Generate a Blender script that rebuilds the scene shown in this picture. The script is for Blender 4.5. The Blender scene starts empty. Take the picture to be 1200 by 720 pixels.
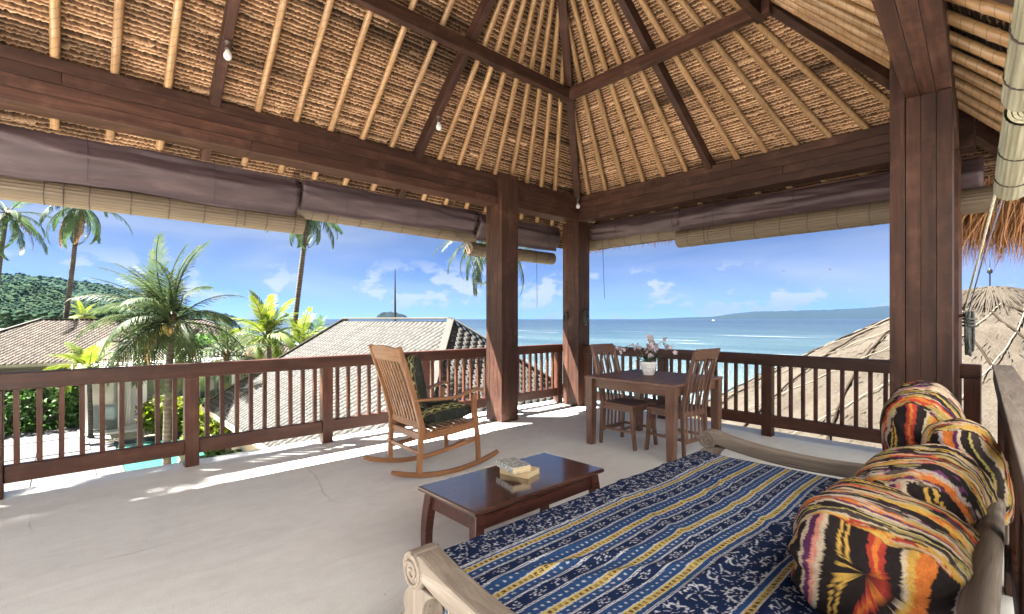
import bpy, math, random
import numpy as np
from mathutils import Vector, Matrix, Quaternion

random.seed(7)
RNG = np.random.default_rng(11)
scene = bpy.context.scene
COL = scene.collection
R = math.radians

# ------------------------------------------------------------------ camera
CAM_H = 1.40
cam_data = bpy.data.cameras.new('camera')
cam = bpy.data.objects.new('camera', cam_data)
COL.objects.link(cam)
cam.location = (0.0, 0.0, CAM_H)
cam.rotation_euler = (R(90), 0, R(47.3 - 90))
cam_data.sensor_width = 36.0
cam_data.lens = 17.1
cam_data.shift_y = 14.0 / 1200.0
cam_data.clip_start = 0.05
cam_data.clip_end = 60000.0
scene.camera = cam

# ------------------------------------------------------------------ sky, sun, exposure
SUN_DIR = Vector((-0.50, 0.47, 1.0)).normalized()       # towards the sun
SUN_EL = math.asin(SUN_DIR.z)
SUN_ROT = math.atan2(SUN_DIR.x, SUN_DIR.y)
world = bpy.data.worlds.new('World')
scene.world = world
world.use_nodes = True


def build_world():
    nt = world.node_tree
    nt.nodes.clear()
    N, L = nt.nodes.new, nt.links.new
    out = N('ShaderNodeOutputWorld')
    bg = N('ShaderNodeBackground')
    bg.inputs['Strength'].default_value = 0.05
    sky = N('ShaderNodeTexSky')
    sky.sky_type = 'NISHITA'
    sky.sun_disc = False
    sky.sun_elevation = SUN_EL
    sky.sun_rotation = SUN_ROT
    sky.air_density = 0.125
    sky.altitude = 4500.0
    sky.dust_density = 0.0
    sky.ozone_density = 5.0
    # cumulus band low over the horizon and thin high cloud, everywhere round
    tc = N('ShaderNodeTexCoord')
    sep = N('ShaderNodeSeparateXYZ')
    L(tc.outputs['Generated'], sep.inputs[0])

    def m(op, a, b=None, clamp=False):
        n = N('ShaderNodeMath')
        n.operation = op
        n.use_clamp = clamp
        for k, v in enumerate((a, b)):
            if v is None:
                continue
            if isinstance(v, (int, float)):
                n.inputs[k].default_value = v
            else:
                L(v, n.inputs[k])
        return n.outputs[0]
    az = m('ARCTAN2', sep.outputs[1], sep.outputs[0])
    el = m('ARCSINE', sep.outputs[2])
    cmb = N('ShaderNodeCombineXYZ')
    L(m('COSINE', az), cmb.inputs[0])
    L(m('SINE', az), cmb.inputs[1])
    L(m('MULTIPLY', el, 1.7), cmb.inputs[2])
    n1 = N('ShaderNodeTexNoise')
    n1.inputs['Scale'].default_value = 9.5
    n1.inputs['Detail'].default_value = 7.0
    n1.inputs['Roughness'].default_value = 0.55
    L(cmb.outputs[0], n1.inputs['Vector'])
    n1b = N('ShaderNodeTexNoise')
    n1b.inputs['Scale'].default_value = 34.0
    n1b.inputs['Detail'].default_value = 6.0
    L(cmb.outputs[0], n1b.inputs['Vector'])
    mr = N('ShaderNodeMapRange')
    mr.interpolation_type = 'SMOOTHSTEP'
    mr.inputs['From Min'].default_value = 0.505
    mr.inputs['From Max'].default_value = 0.59
    L(m('ADD', m('MULTIPLY', n1.outputs['Fac'], 0.72), m('MULTIPLY', n1b.outputs['Fac'], 0.30)), mr.inputs['Value'])
    band = N('ShaderNodeMapRange')
    band.interpolation_type = 'SMOOTHSTEP'
    band.inputs['From Min'].default_value = R(8.5)
    band.inputs['From Max'].default_value = R(3.0)
    L(el, band.inputs['Value'])
    cum = m('MULTIPLY', mr.outputs[0], band.outputs[0])
    n2 = N('ShaderNodeTexNoise')
    n2.inputs['Scale'].default_value = 2.2
    n2.inputs['Detail'].default_value = 5.0
    n2.inputs['Distortion'].default_value = 0.6
    cmb2 = N('ShaderNodeCombineXYZ')
    L(sep.outputs[0], cmb2.inputs[0])
    L(m('MULTIPLY', sep.outputs[1], 1.0), cmb2.inputs[1])
    L(m('MULTIPLY', sep.outputs[2], 5.0), cmb2.inputs[2])
    L(cmb2.outputs[0], n2.inputs['Vector'])
    mr2 = N('ShaderNodeMapRange')
    mr2.interpolation_type = 'SMOOTHSTEP'
    mr2.inputs['From Min'].default_value = 0.22
    mr2.inputs['From Max'].default_value = 0.92
    mr2.inputs['To Max'].default_value = 0.62
    L(n2.outputs['Fac'], mr2.inputs['Value'])
    cov = m('MAXIMUM', m('MULTIPLY', cum, 0.85), mr2.outputs[0], True)
    mix = N('ShaderNodeMix')
    mix.data_type = 'RGBA'
    L(cov, mix.inputs['Factor'])
    L(sky.outputs[0], mix.inputs['A'])
    mix.inputs['B'].default_value = (1.36, 1.44, 1.54, 1)
    L(mix.outputs['Result'], bg.inputs['Color'])
    L(bg.outputs[0], out.inputs['Surface'])


build_world()

sun_data = bpy.data.lights.new('sun', 'SUN')
sun_data.energy = 5.0
sun_data.angle = R(0.5)
sun_data.color = (1.0, 0.95, 0.87)
sun = bpy.data.objects.new('sun', sun_data)
COL.objects.link(sun)
sun.rotation_euler = SUN_DIR.to_track_quat('Z', 'Y').to_euler()
sun.location = SUN_DIR * 60

vs = scene.view_settings
scene.display_settings.display_device = 'sRGB'
vs.view_transform = 'Standard'
vs.look = 'None'
vs.gamma = 1.0
vs.exposure = 3.72
vs.use_curve_mapping = False
cy = scene.cycles
cy.use_denoising = True
cy.max_bounces = 10
cy.diffuse_bounces = 6
cy.glossy_bounces = 3
cy.transmission_bounces = 4
cy.transparent_max_bounces = 6
cy.volume_bounces = 0
cy.sample_clamp_indirect = 6.0
cy.caustics_reflective = False
cy.caustics_refractive = False

# ------------------------------------------------------------------ camera-side geometry helper
YAW = R(47.3)
FW = Vector((math.cos(YAW), math.sin(YAW), 0))
RT = Vector((math.sin(YAW), -math.cos(YAW), 0))


def at(px, py, d):
    """the point of the place that lies d metres ahead of the camera at photo pixel px, py"""
    return FW * d + RT * ((px - 600) / 570.0 * d) + Vector((0, 0, CAM_H - (py - 374) / 570.0 * d))


# ------------------------------------------------------------------ object helpers
def tag(o, label=None, cat=None, group=None, kind=None):
    if label:
        o['label'] = label
    if cat:
        o['category'] = cat
    if group:
        o['group'] = group
    if kind:
        o['kind'] = kind
    return o


def empty(name, loc=(0, 0, 0), rz=0.0, parent=None):
    o = bpy.data.objects.new(name, None)
    o.empty_display_size = 0.1
    o.location = loc
    o.rotation_euler = (0, 0, rz)
    o.parent = parent
    COL.objects.link(o)
    return o


def link(name, me, mat=None, parent=None, loc=None, rot=None, scale=None):
    o = bpy.data.objects.new(name, me)
    COL.objects.link(o)
    if mat is not None and not me.materials:
        me.materials.append(mat)
    o.parent = parent
    if loc is not None:
        o.location = loc
    if rot is not None:
        o.rotation_euler = rot
    if scale is not None:
        o.scale = scale
    return o


def dup(root, loc, rz, label=None, group=None):
    def rec(o, parent):
        c = o.copy()
        COL.objects.link(c)
        c.parent = parent
        for ch in o.children:
            rec(ch, c)
        return c
    r = rec(root, None)
    r.location = loc
    r.rotation_euler = (0, 0, rz)
    if label:
        r['label'] = label
    if group:
        r['group'] = group
    return r


def frame(p, q, up=(0, 0, 1)):
    p, q = Vector(p), Vector(q)
    x = (q - p).normalized()
    up = Vector(up)
    y = up.cross(x)
    if y.length < 1e-5:
        y = Vector((0, 1, 0)).cross(x)
    y.normalize()
    z = x.cross(y)
    return x, y, z


class MB:
    """collects simple shapes of ONE piece"""

    def __init__(self):
        self.v, self.f, self.c = [], [], []

    def add(self, vs_, fs_):
        o = len(self.v)
        self.v += [tuple(p) for p in vs_]
        self.f += [tuple(i + o for i in f) for f in fs_]
        return self

    def box(self, x0, x1, y0, y1, z0, z1):
        return self.add([(x0, y0, z0), (x1, y0, z0), (x1, y1, z0), (x0, y1, z0), (x0, y0, z1), (x1, y0, z1), (x1, y1, z1), (x0, y1, z1)],
                        [(3, 2, 1, 0), (4, 5, 6, 7), (0, 1, 5, 4), (1, 2, 6, 5), (2, 3, 7, 6), (3, 0, 4, 7)])

    def bar(self, p, q, w, h, up=(0, 0, 1), w2=None, h2=None):
        """a squared timber from p to q, w across, h along up"""
        x, y, z = frame(p, q, up)
        p, q = Vector(p), Vector(q)
        w2 = w if w2 is None else w2
        h2 = h if h2 is None else h2
        a = [p + y * (sy * w / 2) + z * (sz * h / 2) for sy, sz in ((-1, -1), (1, -1), (1, 1), (-1, 1))]
        b = [q + y * (sy * w2 / 2) + z * (sz * h2 / 2) for sy, sz in ((-1, -1), (1, -1), (1, 1), (-1, 1))]
        return self.add(a + b, [(3, 2, 1, 0), (4, 5, 6, 7), (0, 1, 5, 4), (1, 2, 6, 5), (2, 3, 7, 6), (3, 0, 4, 7)])

    def tube(self, pts, rad, n=8, caps=True):
        pts = [Vector(p) for p in pts]
        if not hasattr(rad, '__len__'):
            rad = [rad] * len(pts)
        rings = []
        yprev = None
        for i, p in enumerate(pts):
            a = pts[max(i - 1, 0)]
            b = pts[min(i + 1, len(pts) - 1)]
            x = (b - a).normalized()
            if yprev is None:
                y = Vector((0, 0, 1)).cross(x)
                if y.length < 1e-4:
                    y = Vector((0, 1, 0)).cross(x)
            else:
                y = yprev - x * yprev.dot(x)
            y.normalize()
            yprev = y
            z = x.cross(y)
            rings.append([p + y * (rad[i] * math.cos(2 * math.pi * k / n)) + z * (rad[i] * math.sin(2 * math.pi * k / n)) for k in range(n)])
        vs_ = [v for r_ in rings for v in r_]
        fs_ = []
        for i in range(len(pts) - 1):
            for k in range(n):
                k2 = (k + 1) % n
                fs_.append((i * n + k, i * n + k2, (i + 1) * n + k2, (i + 1) * n + k))
        if caps:
            fs_.append(tuple(range(n - 1, -1, -1)))
            fs_.append(tuple((len(pts) - 1) * n + k for k in range(n)))
        return self.add(vs_, fs_)

    def lathe(self, prof, n=20, c=(0, 0, 0)):
        vs_, fs_ = [], []
        for r_, z in prof:
            for k in range(n):
                a = 2 * math.pi * k / n
                vs_.append((c[0] + r_ * math.cos(a), c[1] + r_ * math.sin(a), c[2] + z))
        for i in range(len(prof) - 1):
            for k in range(n):
                k2 = (k + 1) % n
                fs_.append((i * n + k, i * n + k2, (i + 1) * n + k2, (i + 1) * n + k))
        fs_.append(tuple(range(n - 1, -1, -1)))
        fs_.append(tuple((len(prof) - 1) * n + k for k in range(n)))
        return self.add(vs_, fs_)

    def prism(self, poly, t0, t1, plane='xz'):
        """outline poly in plane, run from t0 to t1 along the third axis"""
        n = len(poly)

        def P(a, b, t):
            return {'xz': (a, t, b), 'yz': (t, a, b), 'xy': (a, b, t)}[plane]
        vs_ = [P(a, b, t0) for a, b in poly] + [P(a, b, t1) for a, b in poly]
        fs_ = [tuple(range(n)), tuple(range(2 * n - 1, n - 1, -1))]
        fs_ += [(i, n + i, n + (i + 1) % n, (i + 1) % n) for i in range(n)]
        return self.add(vs_, fs_)

    def mesh(self, name, mat=None, smooth=False, fix=True):
        me = bpy.data.meshes.new(name)
        me.from_pydata(self.v, [], self.f)
        if fix:
            import bmesh
            bm = bmesh.new()
            bm.from_mesh(me)
            bmesh.ops.recalc_face_normals(bm, faces=bm.faces)
            bm.to_mesh(me)
            bm.free()
        if mat is not None:
            me.materials.append(mat)
        if smooth:
            me.shade_smooth()
        me.update()
        return me

    def build(self, name, mat, parent=None, loc=None, rot=None, smooth=False, bevel=0.0, seg=2, fix=True):
        me = self.mesh(name, mat, smooth, fix)
        o = link(name, me, None, parent, loc, rot)
        if bevel:
            b = o.modifiers.new('bevel', 'BEVEL')
            b.width = bevel
            b.segments = seg
            b.limit_method = 'ANGLE'
            b.angle_limit = R(40)
        return o


def np_mesh(name, v, f, mat=None, col=None, smooth=False):
    """v (n,3), f (m,3|4) arrays -> mesh, with an optional point colour"""
    me = bpy.data.meshes.new(name)
    v = np.asarray(v, dtype=np.float32)
    f = np.asarray(f, dtype=np.int32)
    k = f.shape[1]
    me.vertices.add(len(v))
    me.vertices.foreach_set('co', v.ravel())
    me.loops.add(f.size)
    me.loops.foreach_set('vertex_index', f.ravel())
    me.polygons.add(len(f))
    me.polygons.foreach_set('loop_start', np.arange(0, f.size, k, dtype=np.int32))
    me.polygons.foreach_set('loop_total', np.full(len(f), k, dtype=np.int32))
    if smooth:
        me.polygons.foreach_set('use_smooth', np.ones(len(f), dtype=bool))
    me.update(calc_edges=True)
    me.validate()
    if col is not None:
        ca = me.color_attributes.new('Col', 'FLOAT_COLOR', 'POINT')
        c4 = np.ones((len(v), 4), dtype=np.float32)
        c4[:, :3] = col
        ca.data.foreach_set('color', c4.ravel())
    if mat is not None:
        me.materials.append(mat)
    return me


def grid_faces(nu, nv, wrap_v=False):
    i, j = np.meshgrid(np.arange(nu - 1), np.arange(nv if wrap_v else nv - 1), indexing='ij')
    j2 = (j + 1) % nv
    return np.stack([i * nv + j, (i + 1) * nv + j, (i + 1) * nv + j2, i * nv + j2], -1).reshape(-1, 4)


def vnoise(x, y, seed=0):
    """smooth value noise, arrays in, about -1..1"""
    x = np.asarray(x, float)
    y = np.asarray(y, float)
    xi = np.floor(x).astype(np.int64)
    yi = np.floor(y).astype(np.int64)
    fx, fy = x - xi, y - yi
    fx = fx * fx * (3 - 2 * fx)
    fy = fy * fy * (3 - 2 * fy)

    def h(a, b):
        n = (a * 374761393 + b * 668265263 + seed * 974711) & 0xffffffff
        n = ((n ^ (n >> 13)) * 1274126177) & 0xffffffff
        return ((n ^ (n >> 16)) & 0xffff) / 32767.5 - 1.0
    return (h(xi, yi) * (1 - fx) + h(xi + 1, yi) * fx) * (1 - fy) + (h(xi, yi + 1) * (1 - fx) + h(xi + 1, yi + 1) * fx) * fy


def fbm(x, y, seed=0, o=4):
    s, a = 0, 0.5
    for k in range(o):
        s = s + a * vnoise(np.asarray(x) * 2 ** k, np.asarray(y) * 2 ** k, seed + k)
        a *= 0.5
    return s


# ------------------------------------------------------------------ materials
class NT:
    def __init__(self, name):
        self.m = bpy.data.materials.new(name)
        self.m.use_nodes = True
        self.t = self.m.node_tree
        self.b = self.t.nodes['Principled BSDF']
        self.tc = self.t.nodes.new('ShaderNodeTexCoord')
        self.oi = None

    def n(self, ty, **kw):
        nd = self.t.nodes.new(ty)
        for k, v in kw.items():
            if k.startswith('i_'):
                nd.inputs[k[2:].replace('_', ' ')].default_value = v
            else:
                setattr(nd, k, v)
        return nd

    def l(self, a, b):
        self.t.links.new(a, b)

    def rnd(self):
        if self.oi is None:
            self.oi = self.n('ShaderNodeObjectInfo')
        return self.oi.outputs['Random']

    def math(self, op, a, b=0.0, clamp=False):
        nd = self.n('ShaderNodeMath', operation=op, use_clamp=clamp)
        for k, v in enumerate((a, b)):
            if isinstance(v, (int, float)):
                nd.inputs[k].default_value = v
            else:
                self.l(v, nd.inputs[k])
        return nd.outputs[0]

    def coords(self, scale=(1, 1, 1), which='Object', jitter=True, rot=(0, 0, 0)):
        mp = self.n('ShaderNodeMapping')
        mp.inputs['Scale'].default_value = scale
        mp.inputs['Rotation'].default_value = rot
        self.l(self.tc.outputs[which], mp.inputs['Vector'])
        if jitter:
            r = self.math('MULTIPLY', self.rnd(), 37.0)
            c = self.n('ShaderNodeCombineXYZ')
            for k in range(3):
                self.l(r, c.inputs[k])
            self.l(c.outputs[0], mp.inputs['Location'])
        return mp.outputs[0]

    def noise(self, vec, scale=5.0, detail=4.0, rough=0.55, dist=0.0):
        nd = self.n('ShaderNodeTexNoise')
        nd.inputs['Scale'].default_value = scale
        nd.inputs['Detail'].default_value = detail
        nd.inputs['Roughness'].default_value = rough
        nd.inputs['Distortion'].default_value = dist
        self.l(vec, nd.inputs['Vector'])
        return nd.outputs['Fac']

    def ramp(self, fac, stops, interp='LINEAR'):
        nd = self.n('ShaderNodeValToRGB')
        cr = nd.color_ramp
        cr.interpolation = interp
        while len(cr.elements) < len(stops):
            cr.elements.new(0.5)
        for e, (p, c) in zip(cr.elements, stops):
            e.position = p
            e.color = (*c, 1) if len(c) == 3 else c
        self.l(fac, nd.inputs['Fac'])
        return nd.outputs['Color']

    def mix(self, fac, a, b, mode='MIX'):
        nd = self.n('ShaderNodeMix', data_type='RGBA', blend_type=mode)
        for k, v in (('Factor', fac), ('A', a), ('B', b)):
            if isinstance(v, (int, float)):
                nd.inputs[k].default_value = v
            elif isinstance(v, tuple):
                nd.inputs[k].default_value = (*v, 1)
            else:
                self.l(v, nd.inputs[k])
        return nd.outputs['Result']

    def hsv(self, col, h=0.5, s=1.0, v=1.0):
        nd = self.n('ShaderNodeHueSaturation')
        for k, x in (('Hue', h), ('Saturation', s), ('Value', v)):
            if isinstance(x, (int, float)):
                nd.inputs[k].default_value = x
            else:
                self.l(x, nd.inputs[k])
        self.l(col, nd.inputs['Color'])
        return nd.outputs[0]

    def bump(self, h, strength=0.3, dist=0.01):
        nd = self.n('ShaderNodeBump')
        nd.inputs['Strength'].default_value = strength
        nd.inputs['Distance'].default_value = dist
        self.l(h, nd.inputs['Height'])
        self.l(nd.outputs[0], self.b.inputs['Normal'])

    def col(self, c):
        if isinstance(c, tuple):
            self.b.inputs['Base Color'].default_value = (*c, 1)
        else:
            self.l(c, self.b.inputs['Base Color'])

    def rough(self, r):
        if isinstance(r, (int, float)):
            self.b.inputs['Roughness'].default_value = r
        else:
            self.l(r, self.b.inputs['Roughness'])

    def spec(self, s):
        self.b.inputs['Specular IOR Level'].default_value = s

    def var(self, amount):
        """value factor round 1 that differs from object to object"""
        return self.math('ADD', self.math('MULTIPLY', self.rnd(), 2 * amount), 1 - amount)


def wood(name, dark, mid, light, axis=0, rough=0.45, fine=1.0, var=0.14, bump=0.25, worn=None, spec=0.4):
    k = NT(name)
    sc = [9.0 * fine] * 3
    sc[axis] = 0.7 * fine
    v = k.coords(tuple(sc))
    a = k.noise(v, 2.2, 6, 0.6, 0.6)
    sc2 = [60.0 * fine] * 3
    sc2[axis] = 2.0 * fine
    b = k.noise(k.coords(tuple(sc2)), 2.0, 3, 0.6)
    s = k.math('ADD', k.math('MULTIPLY', a, 0.7), k.math('MULTIPLY', b, 0.3))
    c = k.ramp(s, [(0.30, dark), (0.52, mid), (0.72, light)])
    if worn:
        w = k.noise(k.coords((1.6, 1.6, 1.6)), 3.0, 5, 0.65)
        wr = k.ramp(w, [(0.52, (0, 0, 0)), (0.72, (1, 1, 1))])
        c = k.mix(k.math('MULTIPLY', wr, 0.55), c, worn)
    sc3 = [22.0 * fine] * 3
    sc3[axis] = 0.45 * fine
    chk = k.noise(k.coords(tuple(sc3)), 3.0, 2, 0.5, 0.3)
    c = k.mix(k.math('MULTIPLY', k.ramp(chk, [(0.27, (1, 1, 1)), (0.32, (0, 0, 0))]), 0.6), c, tuple(0.35 * q for q in dark))
    kn = k.n('ShaderNodeTexVoronoi')
    sc4 = [2.6] * 3
    sc4[axis] = 1.1
    k.l(k.coords(tuple(sc4)), kn.inputs['Vector'])
    kn.inputs['Scale'].default_value = 1.0
    c = k.mix(k.math('MULTIPLY', k.ramp(kn.outputs['Distance'], [(0.03, (1, 1, 1)), (0.075, (0, 0, 0))]), 0.7), c, tuple(0.5 * q for q in dark))
    c = k.hsv(c, v=k.var(var))
    k.col(c)
    k.rough(k.math('ADD', k.math('MULTIPLY', b, 0.30), rough - 0.14))
    k.spec(spec)
    k.bump(s, bump, 0.004)
    return k.m


M = {}


def mats():
    for ax, nm in enumerate('xyz'):
        M['beam_' + nm] = wood('timber_brown_' + nm, (0.014, 0.0052, 0.0034), (0.038, 0.0145, 0.0088), (0.082, 0.035, 0.021), ax, 0.58, 1.0, 0.24, bump=0.4, worn=(0.10, 0.046, 0.030), spec=0.25)
        M['rail_' + nm] = wood('rail_timber_' + nm, (0.018, 0.0055, 0.0032), (0.045, 0.0135, 0.0072), (0.085, 0.030, 0.016), ax, 0.48, 1.0, 0.24, bump=0.35, worn=(0.09, 0.042, 0.026), spec=0.3)
        M['teak_' + nm] = wood('warm_teak_' + nm, (0.14, 0.060, 0.026), (0.225, 0.103, 0.046), (0.32, 0.162, 0.078), ax, 0.42, 1.6, 0.08)
        M['dine_' + nm] = wood('dining_timber_' + nm, (0.07, 0.034, 0.023), (0.135, 0.07, 0.048), (0.22, 0.125, 0.09), ax, 0.36, 1.5, 0.10)
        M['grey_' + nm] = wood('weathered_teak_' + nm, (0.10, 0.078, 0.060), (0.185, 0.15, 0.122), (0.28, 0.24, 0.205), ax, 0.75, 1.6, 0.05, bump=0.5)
    M['coffee'] = wood('coffee_table_timber', (0.022, 0.007, 0.0055), (0.050, 0.0165, 0.012), (0.085, 0.033, 0.024), 0, 0.30, 1.2, 0.05, bump=0.12, spec=0.6)
    # polished dark table tops
    k = NT('polished_table_top')
    a = k.noise(k.coords((1.2, 12, 12)), 2.0, 5)
    k.col(k.ramp(a, [(0.3, (0.035, 0.013, 0.010)), (0.7, (0.085, 0.038, 0.028))]))
    k.rough(k.math('ADD', k.math('MULTIPLY', k.noise(k.coords((4, 4, 4)), 3, 4), 0.16), 0.06))
    k.spec(1.0)
    k.b.inputs['Coat Weight'].default_value = 1.0
    k.b.inputs['Coat IOR'].default_value = 1.55
    k.b.inputs['Coat Roughness'].default_value = 0.10
    k.bump(a, 0.05, 0.002)
    M['table_top'] = k.m
    k = NT('dining_table_top')
    a = k.noise(k.coords((1.2, 12, 12)), 2.0, 5)
    k.col(k.ramp(a, [(0.3, (0.11, 0.055, 0.04)), (0.7, (0.21, 0.115, 0.085))]))
    k.rough(k.math('ADD', k.math('MULTIPLY', k.noise(k.coords((4, 4, 4)), 3, 4), 0.2), 0.42))
    k.spec(0.3)
    k.bump(a, 0.1, 0.002)
    M['dine_top'] = k.m
    # bamboo rafters, lashed every course
    k = NT('bamboo_pole')
    u = k.coords((1, 1, 1), jitter=False)
    sep = k.n('ShaderNodeSeparateXYZ')
    k.l(u, sep.inputs[0])
    x = sep.outputs[0]
    tw = k.math('ARCTAN2', sep.outputs[2], sep.outputs[1])
    lash = k.math('FRACT', k.math('ADD', k.math('MULTIPLY', x, 14.0), k.math('MULTIPLY', k.math('ABSOLUTE', tw), 0.30)))
    lm = k.ramp(lash, [(0.0, (1, 1, 1)), (0.05, (1, 1, 1)), (0.10, (0, 0, 0))])
    g = k.noise(k.coords((1.5, 30, 30)), 2.0, 4)
    c = k.ramp(g, [(0.25, (0.16, 0.080, 0.032)), (0.5, (0.265, 0.146, 0.063)), (0.75, (0.37, 0.222, 0.104))])
    c = k.mix(k.math('MULTIPLY', lm, 0.75), c, (0.09, 0.05, 0.025))
    k.col(k.hsv(c, v=k.var(0.12)))
    k.rough(0.42)
    k.bump(lash, 0.15, 0.004)
    M['bamboo'] = k.m
    # thatch courses seen from below
    k = NT('thatch_underside')
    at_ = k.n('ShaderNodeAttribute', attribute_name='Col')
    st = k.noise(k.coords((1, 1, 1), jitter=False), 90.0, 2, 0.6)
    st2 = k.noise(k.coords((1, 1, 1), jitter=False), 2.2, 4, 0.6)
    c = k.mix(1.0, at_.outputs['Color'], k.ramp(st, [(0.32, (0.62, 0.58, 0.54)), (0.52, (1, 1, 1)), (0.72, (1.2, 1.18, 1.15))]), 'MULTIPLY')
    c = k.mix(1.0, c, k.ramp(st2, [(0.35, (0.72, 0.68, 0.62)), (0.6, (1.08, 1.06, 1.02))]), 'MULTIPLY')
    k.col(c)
    k.rough(0.85)
    k.spec(0.15)
    k.bump(st, 0.4, 0.006)
    M['thatch_in'] = k.m
    k = NT('thatch_backing')
    k.col((0.06, 0.038, 0.02))
    k.rough(0.95)
    M['thatch_back'] = k.m
    # loose straw
    k = NT('straw_fringe')
    c = k.ramp(k.noise(k.coords((3, 3, 3), jitter=False), 40, 2), [(0.3, (0.19, 0.075, 0.028)), (0.55, (0.36, 0.17, 0.07)), (0.8, (0.52, 0.31, 0.15))])
    k.col(c)
    k.rough(0.8)
    M['straw'] = k.m
    # floor: polished pale cement
    k = NT('pale_cement')
    v = k.coords((1, 1, 1), jitter=False)
    a = k.noise(v, 1.1, 8, 0.62, 0.4)
    b = k.noise(v, 9.0, 6, 0.7)
    c_ = k.noise(v, 140.0, 2, 0.6)
    s = k.math('ADD', k.math('MULTIPLY', a, 0.55), k.math('MULTIPLY', b, 0.45))
    c = k.ramp(s, [(0.32, (0.69, 0.70, 0.69)), (0.5, (0.77, 0.785, 0.775)), (0.66, (0.815, 0.83, 0.82))])
    c = k.mix(1.0, c, k.ramp(c_, [(0.3, (0.86, 0.85, 0.84)), (0.6, (1.02, 1.02, 1.02))]), 'MULTIPLY')
    sp = k.noise(v, 17.0, 3, 0.5)
    c = k.mix(k.ramp(sp, [(0.74, (0, 0, 0)), (0.78, (0.5, 0.5, 0.5))]), c, (0.25, 0.2, 0.18))
    vo = k.n('ShaderNodeTexVoronoi', feature='DISTANCE_TO_EDGE')
    vo.inputs['Scale'].default_value = 0.55
    dm = k.n('ShaderNodeMix', data_type='VECTOR')
    dm.inputs['Factor'].default_value = 0.16
    nn = k.n('ShaderNodeTexNoise')
    nn.inputs['Scale'].default_value = 2.3
    nn.inputs['Detail'].default_value = 6.0
    k.l(v, nn.inputs['Vector'])
    k.l(v, dm.inputs['A'])
    k.l(nn.outputs['Color'], dm.inputs['B'])
    k.l(dm.outputs['Result'], vo.inputs['Vector'])
    crack = k.ramp(vo.outputs['Distance'], [(0.0, (1, 1, 1)), (0.004, (0, 0, 0))])
    gate = k.ramp(k.noise(v, 0.8, 3), [(0.52, (0, 0, 0)), (0.60, (1, 1, 1))])
    c = k.mix(k.math('MULTIPLY', k.math('MULTIPLY', crack, gate), 0.45), c, (0.30, 0.27, 0.25))
    sw = k.noise(k.coords((1.0, 3.2, 1), jitter=False, rot=(0, 0, 0.6)), 1.7, 7, 0.7, 1.4)
    c = k.mix(1.0, c, k.ramp(sw, [(0.35, (0.94, 0.935, 0.93)), (0.6, (1.02, 1.02, 1.02))]), 'MULTIPLY')
    k.col(c)
    k.rough(k.math('ADD', k.math('MULTIPLY', a, 0.3), 0.38))
    k.spec(0.4)
    k.bump(k.math('ADD', b, k.math('MULTIPLY', c_, 0.3)), 0.18, 0.006)
    M['floor'] = k.m
    # plaster
    k = NT('white_plaster')
    k.col(k.ramp(k.noise(k.coords((1, 1, 1)), 1.5, 6), [(0.3, (0.76, 0.75, 0.73)), (0.7, (0.83, 0.825, 0.81))]))
    k.rough(0.8)
    M['plaster'] = k.m
    k = NT('cream_wall')
    k.col(k.ramp(k.noise(k.coords((1, 1, 1)), 1.5, 6), [(0.3, (0.26, 0.225, 0.17)), (0.7, (0.32, 0.285, 0.22))]))
    k.rough(0.8)
    M['cream'] = k.m
    k = NT('villa_plaster')
    k.col(k.ramp(k.noise(k.coords((1, 1, 1)), 1.5, 6), [(0.3, (0.62, 0.61, 0.58)), (0.7, (0.72, 0.71, 0.69))]))
    k.rough(0.8)
    M['villa'] = k.m
    # canvas
    k = NT('plum_canvas')
    a = k.noise(k.coords((1.0, 5, 5)), 2.2, 6, 0.6, 0.4)
    k.col(k.ramp(a, [(0.3, (0.032, 0.018, 0.020)), (0.55, (0.053, 0.030, 0.033)), (0.75, (0.085, 0.053, 0.054))]))
    k.rough(0.62)
    k.bump(a, 0.35, 0.02)
    M['canvas'] = k.m
    # split bamboo blind
    k = NT('bamboo_blind')
    sep = k.n('ShaderNodeSeparateXYZ')
    k.l(k.coords((1, 1, 1), jitter=False), sep.inputs[0])
    ang = k.math('ARCTAN2', sep.outputs[2], sep.outputs[1])
    cmb = k.n('ShaderNodeCombineXYZ')
    k.l(k.math('MULTIPLY', k.math('ADD', sep.outputs[0], k.math('MULTIPLY', k.rnd(), 9)), 0.8), cmb.inputs[0])
    k.l(k.math('MULTIPLY', ang, 16.0), cmb.inputs[1])
    g = k.noise(cmb.outputs[0], 1.6, 5, 0.7)
    c = k.ramp(g, [(0.28, (0.04, 0.027, 0.017)), (0.5, (0.10, 0.070, 0.044)), (0.72, (0.19, 0.14, 0.092))])
    k.col(c)
    k.rough(0.6)
    k.bump(g, 0.4, 0.006)
    M['blind'] = k.m
    k = NT('dark_cord')
    k.col((0.035, 0.022, 0.02))
    k.rough(0.8)
    M['cord'] = k.m
    k = NT('blue_grey_rope')
    k.col(k.ramp(k.noise(k.coords((60, 60, 60)), 2, 2), [(0.4, (0.06, 0.055, 0.085)), (0.6, (0.16, 0.15, 0.2))]))
    k.rough(0.8)
    M['rope'] = k.m
    k = NT('black_rope')
    k.col(k.ramp(k.noise(k.coords((40, 40, 40)), 2, 2), [(0.4, (0.012, 0.014, 0.013)), (0.6, (0.06, 0.07, 0.065))]))
    k.rough(0.75)
    M['black_rope'] = k.m
    k = NT('net_rope_dark')
    k.col((0.02, 0.015, 0.011))
    k.rough(1.0)
    k.spec(0.05)
    M['net_dark'] = k.m
    k = NT('net_rope_pale')
    k.col((0.13, 0.115, 0.09))
    k.rough(1.0)
    k.spec(0.05)
    M['net_pale'] = k.m
    k = NT('pale_rope')
    k.col(k.ramp(k.noise(k.coords((60, 60, 60)), 2, 2), [(0.4, (0.30, 0.27, 0.2)), (0.6, (0.5, 0.46, 0.36))]))
    k.rough(0.85)
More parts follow.
